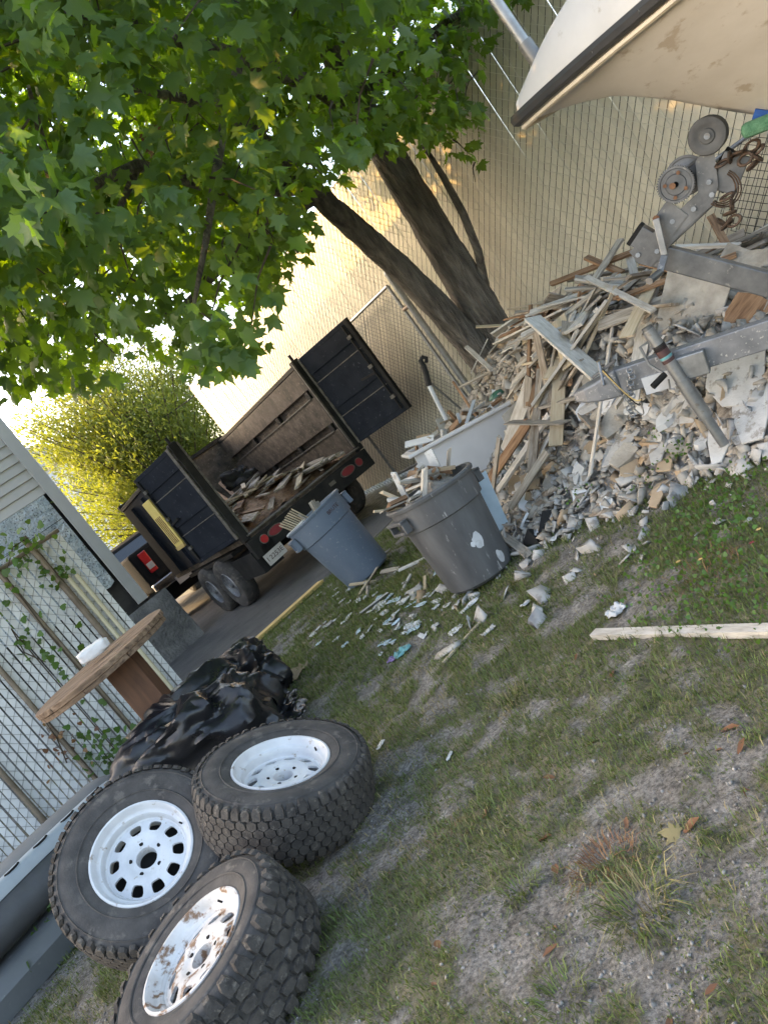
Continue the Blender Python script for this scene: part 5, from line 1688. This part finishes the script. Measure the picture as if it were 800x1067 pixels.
# ------------------------------------------------------------------ boat trailer and boat
TA = Vector((.80, -.60, 0))                                    # toward the stern
NV = Vector((-.60, -.80, 0))                                   # trailer's near side
C0 = D(603, 412, 4.0)
V = lambda px, py, off=0.0: PL(px, py, C0 + NV * off, NV)
def boat_trailer():
    root = Vector((C0.x, C0.y, 0))
    t = thing('boat_trailer', 'galvanised boat trailer tongue with winch stand over the rubble', 'trailer', root)
    L = lambda px, py, off=0.0: V(px, py, off) - root
    up = Vector((0, 0, 1))
    a, b = L(640, 398), L(800, 347)
    d = (b - a).normalized()
    q = b + d * 1.6
    w_, h_ = .075, .135
    tg = MB().bar(a, q, w_, h_, up).build('tongue', 'galvd', t, bevel=.006)
    # coupler: tapering hood with ball socket
    e = L(603, 412)
    x = d; z = NV.cross(x) if NV.cross(x).z > 0 else x.cross(NV)
    m = MB()
    secs = [(e - x * .02, .035, .05), (e + x * .05, .06, .085), (e + x * .12, .062, .11), (a + x * .03, .052, .15)]
    vs, fs = [], []
    for c, hw, hh in secs:
        for s1, s2 in ((-1, -1), (1, -1), (1, 1), (-1, 1)):
            vs.append(c + NV * hw * s1 + z * hh * .5 * s2)
    for i in range(3):
        for k in range(4):
            fs.append((i * 4 + k, i * 4 + (k + 1) % 4, i * 4 + 4 + (k + 1) % 4, i * 4 + 4 + k))
    fs += [(0, 3, 2, 1), (12, 13, 14, 15)]
    cp = m.add(vs, fs).build('coupler', 'galvd', t, bevel=.012, bseg=3)
    MB().bar(e + x * .10 + z * .07, e + x * .24 + z * .12, .035, .014).build('latch_lever', 'brass', cp, bevel=.003)
    MB().tube([e + x * .16 + z * .03 + NV * .07, e + x * .16 + z * .14 + NV * .01], .008, 6).build('latch_pin', 'galv', cp)
    MB().box(L(686, 398, .045), (.15, .012, .09), Matrix((x, NV, z)).transposed()).build('label_plate', 'white', tg)
    # jack
    jt, jb = L(672, 345, .09), L(757, 462, .09)
    jt.x = jb.x = (jt.x + jb.x) / 2; jt.y = jb.y = (jt.y + jb.y) / 2
    jm = jt.lerp(jb, .46)
    jk = MB().tube([jt, jm], .030, 16).build('jack_tube', 'galv', t, True, angle=40)
    MB().tube([jm + up * .02, jm.lerp(jb, .55)], .034, 16).build('jack_sleeve', 'galv', jk, True, angle=40)
    MB().tube([jm, jb], .025, 16).build('jack_leg', 'galv', jk, True, angle=40)
    MB().tube([jt, jt + up * .015], .026, 16).build('jack_cap', 'brass', jk, True)
    for zz, mt, hh in ((.16, 'ink', .05), (.20, 'teal', .012), (.225, 'ink', .018), (.13, 'steelblk', .03)):
        c = jt.lerp(jb, zz / max(.3, (jt - jb).length) * .8)
        MB().tube([c + up * hh / 2, c - up * hh / 2], .0308, 16, caps=False).build('label_band', mt, jk, True)
    ck = L(672, 352, .09)
    hp_ = [jt - up * .06 + x * -.03, jt - up * .07 - x * .075 + NV * .01, jt - up * .17 - x * .085 + NV * .015, jt - up * .24 - x * .045 + NV * .02]
    MB().tube(hp_, .007, 6).build('crank_arm', 'galv', jk, True)
    MB().tube([hp_[-1], hp_[-1] + NV * .05 - x * .07 - up * .03], .016, 10).build('crank_grip', 'black', jk, True)
    MB().box(jt.lerp(jb, .36) - NV * .035 + x * .075, (.14, .06, .12), Matrix((x, NV, z)).transposed()).build('jack_bracket', 'galv', t, bevel=.006)
    MB().tube([jt.lerp(jb, .40) - x * .05, jt.lerp(jb, .40) - x * .07 - up * .05, jt.lerp(jb, .48) - x * .05], .005, 6).build('pull_pin', 'galv', jk, True)
    # safety chain and wires hanging from the coupler
    cm = MB()
    for k in range(16):
        c = L(655 + 1.6 * (k % 3), 386 + 3.3 * k, .07)
        cm.lathe([(.014 + .004 * math.cos(s), .004 * math.sin(s)) for s in np.linspace(0, 6.28, 6, False)], 8, Matrix.Translation(c) @ Matrix.Rotation(1.3 * (k % 2), 4, 'Y') @ Matrix.Rotation(1.2, 4, 'X'), True)
    cm.build('safety_chain', 'galv', t, True)
    for off, mt, sag in ((0, 'steelblk', .10), (.02, 'wgold', .06), (.04, 'wirel', .14)):
        p0, p1 = L(628, 385, .08), L(668, 415, .08)
        P = [p0.lerp(p1, s) - up * sag * math.sin(math.pi * s) * 1.2 + NV * off for s in np.linspace(0, 1, 9)]
        MB().tube(P, .0035, 5).build('wire', mt, t, True)
    # winch post rising toward the bow
    pt_ = L(672, 262); pb = L(800, 296)
    pd = (pb - pt_).normalized()
    post = MB().bar(pt_, pb + pd * .9, .075, .105, z).build('winch_post', 'brass', t, bevel=.006)
    MB().bar(pt_ - pd * .012, pt_ + pd * .03, .079, .109, z).build('post_cap', 'black', post, bevel=.004)
    # bracket plates
    for off in (-.042, .042):
        P = [L(*p, off) for p in ((655, 262), (664, 274), (678, 278), (712, 240), (741, 214), (748, 194), (744, 160), (735, 155), (724, 168), (727, 200), (704, 222), (676, 246))]
        n = len(P)
        mb = MB().add([p - NV * .003 for p in P] + [p + NV * .003 for p in P], [tuple(range(n)), tuple(range(n, 2 * n))[::-1]] + [(k, (k + 1) % n, n + (k + 1) % n, n + k) for k in range(n)])
        mb.build('bracket_plate', 'brass', t)
        P = [L(*p, off * 1.15) for p in ((679, 230), (695, 208), (716, 224), (700, 246))]
        mb = MB().add([p - NV * .003 for p in P] + [p + NV * .003 for p in P], [(0, 1, 2, 3), (7, 6, 5, 4)] + [(k, (k + 1) % 4, 4 + (k + 1) % 4, 4 + k) for k in range(4)])
        mb.build('winch_plate', 'brass', t)
    for px, py in ((664, 266), (684, 262), (722, 218), (738, 190), (741, 203), (700, 231)):
        MB().tube([L(px, py, .044), L(px, py, .056)], .012, 6).build('bolt', 'galv', t)
    MB().bar(L(661, 243), L(694, 262), .082, .10, z).build('stub_tube', 'brass', t, bevel=.005)
    MB().bar(L(660, 242.5), L(664, 245), .086, .104, z).build('stub_cap', 'black', t, bevel=.004)
    MB().bar(L(672, 268), L(738, 205), .078, .085, z).build('bracket_web', 'brass', t, bevel=.005)
    # winch drum and gears
    def wheel_(px, py, r_, o0, o1, mat, name, n=40, teeth=0, par=None):
        c0, c1 = L(px, py, o0), L(px, py, o1)
        m = MB()
        rot = zmat(NV).to_4x4(); rot.translation = c0
        dz = (c1 - c0).dot(NV)
        prof = [(.012, 0), (r_ * .55, 0), (r_ * .6, dz * .25), (r_ * .85, dz * .25), (r_ * .88, 0), (r_, 0), (r_, dz), (r_ * .88, dz), (r_ * .85, dz * .75), (r_ * .6, dz * .75), (r_ * .55, dz), (.012, dz)]
        m.lathe(prof, n, rot)
        if teeth:
            for k in range(teeth):
                an = 2 * math.pi * k / teeth
                m.box(rot @ Vector((r_ * 1.02 * math.cos(an), r_ * 1.02 * math.sin(an), dz / 2)), (r_ * .08, r_ * .05, abs(dz)), (rot.to_3x3() @ Matrix.Rotation(an, 3, 'Z')))
        return m.build(name, mat, par or t, True, angle=30)
    wn = wheel_(704, 192, .076, .060, .078, 'brass', 'winch_gear', 48, 46)
    wheel_(714, 183, .088, -.085, -.075, 'brass', 'drum_flange', 40, 0, wn)
    MB().tube([L(712, 186, -.08), L(706, 190, .06)], .045, 18).build('drum', 'steelblk', wn, True)
    MB().tube([L(700, 194, .06), L(700, 194, .11)], .014, 8).build('gear_shaft', 'rust', wn, True)
    for px, py in ((692, 194), (706, 180), (714, 196), (703, 206)):
        MB().tube([L(px, py, .083), L(px, py, .090)], .009, 6).build('gear_bolt', 'rust', wn)
    MB().tube([L(683, 228, -.05), L(683, 228, .09)], .016, 8).build('crank_shaft', 'rust', t, True)
    c1 = L(683, 228, .09); c2 = L(692, 266, .095); c3 = L(687, 284, .13)
    MB().bar(c1, c2, .03, .012, NV).build('crank_handle', 'galv', t, bevel=.003)
    MB().bar(c2, c3, .032, .014, NV).build('crank_handle', 'brass', t, bevel=.003)
    MB().tube([c3, L(676, 293, .22)], .017, 10).build('crank_grip', 'brass', t, True)
    # bow roller
    rot = zmat(NV).to_4x4(); rot.translation = L(736, 142, .095)
    r0 = .078
    ro = MB().lathe([(.012, 0), (r0 * .35, .0), (r0 * .42, -.006), (r0 * .6, -.004), (r0 * .72, .0), (r0 * .95, -.004), (r0, -.02), (r0 * .8, -.09), (r0 * .8, -.12), (r0, -.17), (r0 * .95, -.19), (.012, -.19)], 36, rot).build('bow_roller', 'rubber', t, True, angle=40)
    MB().tube([L(736, 142, .105), L(736, 142, -.12)], .013, 10).build('roller_bolt', 'galv', ro, True)
    MB().bar(L(743, 196, -.05), L(768, 158, -.05), .02, .10, z).build('roller_arm', 'steelblk', t, bevel=.004)
    MB().bar(L(752, 200, .02), L(768, 160, .02), .02, .11, z).build('roller_arm', 'brass', t, bevel=.004)
    # winch strap
    MB().tube([L(712, 178, 0), L(745, 150, -.02)], .007, 6).build('winch_cable', 'wirel', t, True)
    # rusty chain
    cm = MB()
    pts = [(752, 170), (760, 164), (768, 160), (776, 166), (784, 172), (789, 164), (790, 156), (783, 152)]
    pts2 = [(757, 205), (762, 214), (760, 222), (764, 230), (757, 234), (750, 231)]
    for P in (pts, pts2):
        cm = MB()
        for k, (px, py) in enumerate(P):
            c = L(px, py, .06)
            rr = Matrix.Rotation(k * .8, 4, 'Z') @ Matrix.Rotation(1.57 * (k % 2) + .4, 4, 'X')
            cm.lathe([(.022 + .006 * math.cos(s), .006 * math.sin(s)) for s in np.linspace(0, 6.28, 6, False)], 10, Matrix.Translation(c) @ rr @ Matrix.Scale(1.35, 4, (1, 0, 0)), True)
        cm.build('rusty_chain', 'chain', t, True)['kind'] = 'stuff'
    for k in range(3):
        P = [L(752 + (14 + 3 * k) * math.cos(s), 196 + (16 + 2 * k) * math.sin(s), .03 + .02 * k) for s in np.linspace(-1.2, 2.2, 12)]
        MB().tube(P, .0035, 5).build('loose_wire', 'chain', t, True)
    # frame further back and wheels carrying it, beside the camera
    fr = q
    for s_ in (-1, 1):
        e2 = fr + TA * 2.4 + NV * .75 * s_ - up * .1
        MB().bar(fr - d * .2, e2, .07, .12, up).build('frame_rail', 'galvd', t, bevel=.005)
boat_trailer()

def boat():
    tip = V(540, 124, .0)
    t = thing('boat', 'beige and white motor boat bow overhanging the rubble heap', 'boat')
    pitch = R(7)
    ax = (TA * math.cos(pitch) - Vector((0, 0, 1)) * math.sin(pitch)).normalized()
    ay = NV
    az = ax.cross(ay) * (1 if ax.cross(ay).z > 0 else -1)
    m4 = Matrix((ax, ay, az)).transposed().to_4x4(); m4.translation = tip
    t.matrix_world = m4
    LB = 4.6
    hb = lambda s: .98 * min(1, max(0, 1 - (1 - min(s, 2.1) / 2.1) ** 1.6)) ** .92
    ks = [(0, -.03), (.12, -.055), (.25, -.09), (.42, -.16), (.6, -.30), (.78, -.47), (1.0, -.66), (1.3, -.80), (1.8, -.88), (5, -.92)]
    zk = lambda s: float(np.interp(s, [k[0] for k in ks], [k[1] for k in ks]))
    S_ = [LB * (i / 46) ** 1.7 for i in range(47)]
    for side, nm in ((1, 'hull'),):
        m = MB()
        def fn(u, v):
            s = LB * u ** 1.7
            sd = 1 if v > .5 else -1
            q = 1 - abs(2 * v - 1)                      # 0 at the rail, 1 at the keel
            y = hb(s) * (1 - q ** 1.5) ** 1.0 * (1 - .10 * math.sin(math.pi * q))
            return (s + .0, sd * y, zk(s) * (q ** .9))
        m.grid(fn, 46, 40).build('hull', 'boat', t, True, angle=60)
    zd = lambda s: .34 * (1 - math.exp(-s / .42)) + .02
    def dk(u, v):
        s = LB * u ** 1.7
        q = v * 2 - 1
        w_ = abs(q)
        y = hb(s) * math.copysign(1 - (1 - w_) ** 1.8, q) * .995
        zz = zd(s) * (1 - max(0, w_ - .45) / .55 * 1.0) ** .9 if w_ > .45 else zd(s) + .03 * (1 - w_ / .45)
        return (s + .02 * (1 - w_), y, zz + .012)
    MB().grid(dk, 40, 44).build('deck', 'deck', t, True, angle=60)
    for sd in (-1, 1):
        P = [(s - .012, sd * (hb(s) + .004), 0) for s in S_]
        MB().tube(P, .030, 8).build('rub_rail', 'rubrail', t, True)
        P = [(s + .0, sd * (hb(s) + .004), -.046) for s in S_[1:]]
        MB().tube(P, .012, 6).build('rail_insert', 'rubline', t, True)
    n = 0
    for s in S_[6:26:3]:
        MB().tube([(s, hb(s) + .03, 0), (s - .01, hb(s) + .036, .0)], .008, 6).build('rail_screw', 'galv', t)
    # keel guard in blue, from the stem back
    P = [(s, .05, zk(s) + .004) for s in np.linspace(.86, 2.6, 16)]
    MB().tube(P, .026, 8).build('keel_guard', 'bluepaint', t, True)
    MB().box((LB, 0, -.35), (.05, 1.9, 1.0)).build('transom', 'boat', t)
    # upright tube on the foredeck
    b = t.matrix_world.inverted() @ V(553, 54, .04)
    up = (t.matrix_world.to_3x3().inverted() @ Vector((-.03, 0, 1))).normalized()
    MB().tube([b - up * .06, b + up * 1.1], .026, 14).build('deck_pole', 'galv', t, True, angle=40)
    MB().tube([b - up * .06, b + up * .05], .034, 14).build('pole_socket', 'wirel', t, True, angle=40)
    # carpeted bunk board under the hull
    p, q = V(772, 138, .10), V(800, 127, .10)
    d = (q - p).normalized()
    o = MB().bar(p, q + d * .8, .10, .06).build('carpet_bunk', 'carpet', None, bevel=.02)
    tag(o, 'green carpet covered bunk board beneath the boat by the roller', 'bunk')
boat()

# ------------------------------------------------------------------ litter and small things on the ground
def litter():
    up = Vector((0, 0, 1))
    plank_at('wood_batten', S(618, 661, .02), S(800, 659, .02) + Vector((.25, -.5, 0)), .045, .028, 'lathw', 'long pale batten lying on the grass at the right', 'batten')
    plank_at('sunlit_strip_board', DP0 - E1 * .62 + up * .03, DP0 + E1 * .68 + up * .03, .13, .035, 'wgold', 'yellow board standing in for the sunlit strip along the driveway edge', 'board')  # golden board stands in for a strip of sunlight on the ground
    plank_at('wood_stick', S(461, 691, .01), S(500, 648, .01), .016, .012, 'wpale', 'thin stick on the grass in front of the grey can', 'stick')
    def scrap(px, py, w_, h_, mat, lab, cat, name, rz=0.0, curl=.25, grp=None):
        p = S(px, py)
        m = MB()
        sd = random.uniform(0, 50)
        out = [(random.uniform(.75, 1.05)) for _ in range(8)]
        def fn(u, v):
            x, y = (u - .5) * w_ * (1 - .25 * abs(v - .5)), (v - .5) * h_ * (1 - .2 * abs(u - .5))
            k = noise.noise(Vector((u * 2.5 + sd, v * 2.5, 0)))
            return (x + .15 * w_ * noise.noise(Vector((u * 4, v * 4 + sd, 1))), y + .15 * h_ * noise.noise(Vector((u * 4 + sd, v * 4, 5))), .008 + curl * min(w_, h_) * (abs(k) + .2 * abs(noise.noise(Vector((u * 7, v * 7, sd))))))
        m.grid(fn, 7, 7)
        o = m.build(name, mat, None, True, loc=p + up * .006, angle=25)
        o.rotation_euler = (0, 0, rz)
        md = o.modifiers.new('thickness', 'SOLIDIFY'); md.thickness = .003
        tag(o, lab, cat, grp)
    scrap(306, 708, .30, .22, 'card', 'crumpled piece of cardboard on the grass by the bin bag', 'cardboard', 'cardboard_piece', .6, .4)
    scrap(421, 681, .13, .10, 'teal', 'teal snack wrapper on the grass', 'wrapper', 'wrapper', .2, .4)
    scrap(410, 689, .06, .08, 'purple', 'small purple wrapper scrap beside the teal wrapper', 'wrapper', 'wrapper', .9, .4)
    scrap(644, 640, .09, .08, 'white', 'crumpled white paper on the grass above the batten', 'paper', 'paper_scrap', .4, .6)
    scrap(549, 631, .06, .05, 'white', 'small white flake on the grass right of the grey can', 'flake', 'paper_scrap', .4, .4)
    scrap(490, 633, .16, .06, 'white', 'white torn strip at the base of the grey can', 'strip', 'paper_scrap', .3, .3)
    scrap(313, 749, .12, .07, 'white', 'white scrap beside the bin bag', 'paper', 'paper_scrap', .9, .3)
    scrap(560, 556, .14, .05, 'white', 'curled white strip at the heap foot', 'strip', 'paper_scrap', 1.2, .6)
    scrap(583, 560, .12, .05, 'white', 'second curled white strip at the heap foot, nearer the jack', 'strip', 'paper_scrap', .3, .6)
    scrap(470, 790, .06, .02, 'white', 'pale bone shaped chip lying alone on bare dirt', 'chip', 'paper_scrap', 1.0, .2)
    scrap(398, 778, .07, .03, 'white', 'white chip on the dirt right of the tilted wheel', 'chip', 'paper_scrap', 1.0, .2)
    GL = 'white scraps scattered between the cans'
    for k in range(95):
        px, py = random.gauss(392, 48), random.gauss(636, 22)
        if px > 520 or px < 315 or py < 595: continue
        scrap(px, py, random.uniform(.03, .14), random.uniform(.02, .07), random.choice(['white', 'white', 'drywall', 'ltblue']), 'pale torn scrap littering the grass between the two cans', 'scrap', 'paper_scrap', random.uniform(0, 3), .3, GL)
    GW = 'wood splinters around the cans'
    for k in range(14):
        px, py = random.gauss(405, 28), random.gauss(612, 18)
        p = S(px, py)
        d = Vector((random.gauss(0, 1), random.gauss(0, 1), random.uniform(0, .3))).normalized() * random.uniform(.05, .2)
        plank_at('wood_splinter', p - d + up * .02, p + d + up * .03, random.uniform(.015, .05), .012, random.choice(['wgrey', 'wpale', 'wbrown', 'drywall', 'lathw']), 'wood splinter littering the ground between the two cans', 'splinter', GW, random.uniform(-.6, .6))
    # fallen leaves
    V2 = np.array([[0, 0, .004], [.22, .25, .05], [.30, .6, .10], [0, 1, .03], [-.26, .65, .12], [-.2, .25, .06], [0, .5, 0]])
    T2 = np.array([[6, k, (k + 1) % 6] for k in range(6)])
    me = nump_mesh('dry_leaf', V2, T2, 'leafd')
    spots = [(580, 812), (690, 808), (712, 788), (745, 785), (775, 822), (712, 872), (616, 770), (625, 772), (578, 902), (585, 975), (583, 985), (555, 1020), (735, 1040), (520, 940), (770, 790), (727, 805), (655, 868), (505, 848), (478, 845), (640, 700), (680, 1000), (455, 982), (600, 690), (750, 765), (560, 880), (405, 910), (460, 1035), (700, 1060)]
    for (px, py) in spots:
        p = S(px, py)
        o = obj('dry_leaf', me)
        o.location = p + up * .008
        s = random.uniform(.035, .075)
        o.scale = (s * random.uniform(.5, 1), s, s)
        o.rotation_euler = (random.uniform(-.4, .4), random.uniform(-.4, .4), random.uniform(0, 6.28))
        tag(o, 'curled brown fallen leaf on the dirt and grass', 'leaf', 'fallen leaves on the yard')
    p = S(711, 872)
    o = obj('pale_leaf', nump_mesh('pale_leaf', LV, LT, 'straw'))
    o.location = p + up * .012
    o.scale = (.06,) * 3
    o.rotation_euler = (.3, -.25, .8)
    tag(o, 'pale yellow maple leaf lying on the dirt at the right', 'leaf')
litter()

def turf():
    # blades of grass
    def blades(name, n, xr, yr, hmin, hmax, wd, mat, maskf, label):
        x = rng.uniform(*xr, n); y = yr[0] + (yr[1] - yr[0]) * rng.random(n) ** 1.35
        half = .86 * y + .5
        k = maskf(x, y) > rng.random(n)
        k &= (np.abs(x) < half) & (hp(x, y) < .04)
        d = (x - DP0.x) * -NF.x + (y - DP0.y) * -NF.y
        k &= d < .05
        x, y = x[k], y[k]
        n = len(x)
        z = gz(x, y)
        h = rng.uniform(hmin, hmax, n) * (1 + .25 * y / 3)
        an = rng.uniform(0, 2 * np.pi, n)
        le = rng.uniform(.1, 1.3, n)
        w_ = wd * rng.uniform(.6, 1.3, n) * (1 + y * .22)
        ux, uy = np.cos(an), np.sin(an)
        b = np.stack([x, y, z - .003], -1)
        s = np.stack([-uy, ux, 0 * ux], -1) * w_[:, None]
        m_ = b + np.stack([ux * h * le * .35, uy * h * le * .35, h * .6], -1)
        tp = b + np.stack([ux * h * le, uy * h * le, h * np.clip(1.1 - le * .5, .3, 1)], -1)
        v = np.stack([b - s, b + s, m_ + s * .7, m_ - s * .7, tp], 1).reshape(-1, 3)
        o5 = (np.arange(n) * 5)[:, None]
        f = np.concatenate([np.stack([o5 + 0, o5 + 1, o5 + 2], -1), np.stack([o5 + 0, o5 + 2, o5 + 3], -1), np.stack([o5 + 3, o5 + 2, o5 + 4], -1)], 1).reshape(-1, 3)
        tag(obj(name, nump_mesh(name, v, f, mat)), label, 'grass', kind='stuff')
    gm = lambda x, y: grass_mask(x, y) * (.45 + .55 * fbm(x * 14, y * 14, 2))
    blades('grass', 380000, (-3.4, 3.2), (1.0, 8.6), .012, .040, .0011, 'grass', gm, 'patchy short green grass over the yard')
    cm_ = lambda x, y: sstep(.30, .52, grass_mask(x, y) * .35 + fbm(x * 3.3 + 9, y * 3.3 + 4, 4) * .65) * .9
    blades('ground_cover', 260000, (-3.2, 3.0), (1.0, 7.0), .004, .013, .0016, 'grass', cm_, 'low mossy ground cover on the trodden dirt')
    sm = lambda x, y: sstep(.55, .72, fbm(x * 2.6 + 70, y * 2.6 + 20, 3)) * .8 + .10
    blades('straw_grass', 110000, (-3.2, 3.0), (1.0, 7.5), .010, .032, .0009, 'straw', sm, 'dry straw coloured grass between the green patches')
    def tuft(px, py, n, r_, hmin, hmax, mat, name, label, grp=None):
        c = S(px, py)
        an = rng.uniform(0, 2 * np.pi, n)
        rr = r_ * np.sqrt(rng.random(n)) * .5
        x, y = rr * np.cos(an), rr * np.sin(an)
        h = rng.uniform(hmin, hmax, n)
        le = rng.uniform(.3, 1.2, n)
        a2 = an + rng.normal(size=n) * .5
        ux, uy = np.cos(a2), np.sin(a2)
        s = np.stack([-uy, ux, 0 * ux], -1) * .0016
        b = np.stack([x, y, 0 * x - .004], -1)
        m_ = b + np.stack([ux * h * le * .4, uy * h * le * .4, h * .55], -1)
        tp = b + np.stack([ux * h * le, uy * h * le, h * np.clip(1.0 - le * .6, .12, 1)], -1)
        v = np.stack([b - s, b + s, m_ + s * .8, m_ - s * .8, tp], 1).reshape(-1, 3)
        o5 = (np.arange(n) * 5)[:, None]
        f = np.concatenate([np.stack([o5 + 0, o5 + 1, o5 + 2], -1), np.stack([o5 + 0, o5 + 2, o5 + 3], -1), np.stack([o5 + 3, o5 + 2, o5 + 4], -1)], 1).reshape(-1, 3)
        o = obj(name, nump_mesh(name, v, f, mat), None, c)
        tag(o, label, 'grass tuft', grp)
    tuft(670, 955, 190, .17, .05, .12, 'grass', 'grass_tuft', 'large green grass tuft with pale blades at lower right')
    tuft(672, 950, 60, .18, .06, .13, 'straw', 'grass_tuft', 'pale dry blades mixed in the large green tuft')
    tuft(636, 905, 170, .17, .03, .08, 'leafd', 'dry_grass_tuft', 'orange brown dead grass tuft left of the large green tuft')
    tuft(545, 930, 110, .11, .03, .08, 'grass', 'grass_tuft', 'green grass tuft left of the dead orange tuft')
    tuft(590, 1045, 120, .13, .04, .08, 'grass', 'grass_tuft', 'green grass tuft at the bottom edge')
    tuft(470, 875, 110, .16, .02, .05, 'leafd', 'dry_grass_tuft', 'orange dead grass patch right of the wheels')
    tuft(530, 735, 90, .2, .03, .09, 'straw', 'dry_grass_tuft', 'dry straw tuft in the middle of the yard')
    tuft(735, 600, 110, .3, .03, .10, 'leafd', 'dry_grass_tuft', 'brown dry grass at the weeds under the heap')
    # pebbles and grit
    n = 30000
    y = 1.0 + 6.5 * rng.random(n) ** 1.7
    x = rng.uniform(-1, 1, n) * (.8 * y + .4)
    d = (x - DP0.x) * -NF.x + (y - DP0.y) * -NF.y
    k = (hp(x, y) < .05) & (d < .3) & (rng.random(n) > grass_mask(x, y) * .6)
    x, y = x[k], y[k]; n = len(x)
    V = np.array([[1, 0, 0], [-1, 0, 0], [0, 1, 0], [0, -1, 0], [0, 0, .7], [0, 0, -.7], [.6, .6, .3], [-.6, -.6, .3]])
    T = np.array([[0, 6, 4], [6, 2, 4], [2, 1, 4], [1, 7, 4], [7, 3, 4], [3, 0, 4], [6, 0, 5], [2, 6, 5], [1, 2, 5], [7, 1, 5], [3, 7, 5], [0, 3, 5]])
    sz = .0014 + .0055 * rng.random(n) ** 4.5 * (1 + .12 * y)
    Rm = frames(rng.normal(size=(n, 3)), rng.normal(size=(n, 3)))
    jit = 1 + rng.uniform(-.4, .4, (n, 8, 3))
    v = np.einsum('nij,nkj->nki', Rm, V[None] * jit) * sz[:, None, None] + np.stack([x, y, gz(x, y) + sz * .2], -1)[:, None, :]
    f = (T[None] + (np.arange(n) * 8)[:, None, None]).reshape(-1, 3)
    tag(obj('gravel', nump_mesh('gravel', v.reshape(-1, 3), f, 'pebble')), 'loose grey gravel and grit on the bare dirt', 'gravel', kind='stuff')
turf()

def weeds():
    spots = [(700, 575, 'leafy green weed clump left of the flower patch below the heap'), (712, 600, 'low broad leaved weed at the left of the green patch'), (735, 545, 'green weed clump at the drywall edge'), (765, 530, 'dense green weed under the drywall sheet'), (790, 505, 'tall green weed at the right edge of the heap'), (780, 560, 'bright green weed at the right edge'), (752, 575, 'pale green weed in the middle of the green patch'), (772, 640, 'green weed just above the batten at the right'), (795, 600, 'green weed by the red flowers at the right edge'), (725, 640, 'small weed above the batten'), (742, 520, 'weed sprig reaching over the drywall')]
    for px, py, lab in spots:
        p = S(px, py)
        leafy('weed_plant', lab, 'weed', [p, p + Vector((.01, 0, .05))], 120, .019, 'ivy', (.15, .15, .02), stem=False, up=.5)
    for px, py, lab in ((703, 480, 'small weed sprig among the white flakes'), (715, 468, 'weed sprig beside the jack foot'), (605, 520, 'grey green weed sprig in the plaster scraps'), (680, 505, 'weed sprig at the foot of the heap'), (690, 455, 'sprig growing under the tongue')):
        p = S(px, py)
        leafy('weed_plant', lab, 'weed', [p, p + Vector((.01, 0, .06))], 40, .018, 'ivy', (.05, .05, .025), stem=False, up=.5)
    for px, py, c, lab in ((796, 563, 'wgold', 'yellow flower at the right edge of the weeds'), (735, 594, 'wgold', 'small yellow flower in the weeds'), (712, 596, 'wgold', 'pale yellow flower left in the weeds'), (789, 577, 'redd', 'red wilted flower at the right edge')):
        p = S(px, py)
        t = thing('flower', lab, 'flower', p)
        MB().tube([(0, 0, 0), (.005, 0, .05)], .002, 5).build('stem', 'ivy', t)
        m = MB()
        for k in range(7):
            a = 2 * math.pi * k / 7
            m.add([(.005, 0, .05), (.005 + .008 * math.cos(a - .4), .008 * math.sin(a - .4), .054), (.005 + .012 * math.cos(a), .012 * math.sin(a), .052), (.005 + .008 * math.cos(a + .4), .008 * math.sin(a + .4), .054)], [(0, 1, 2, 3)])
        m.build('petals', c, t)
weeds()
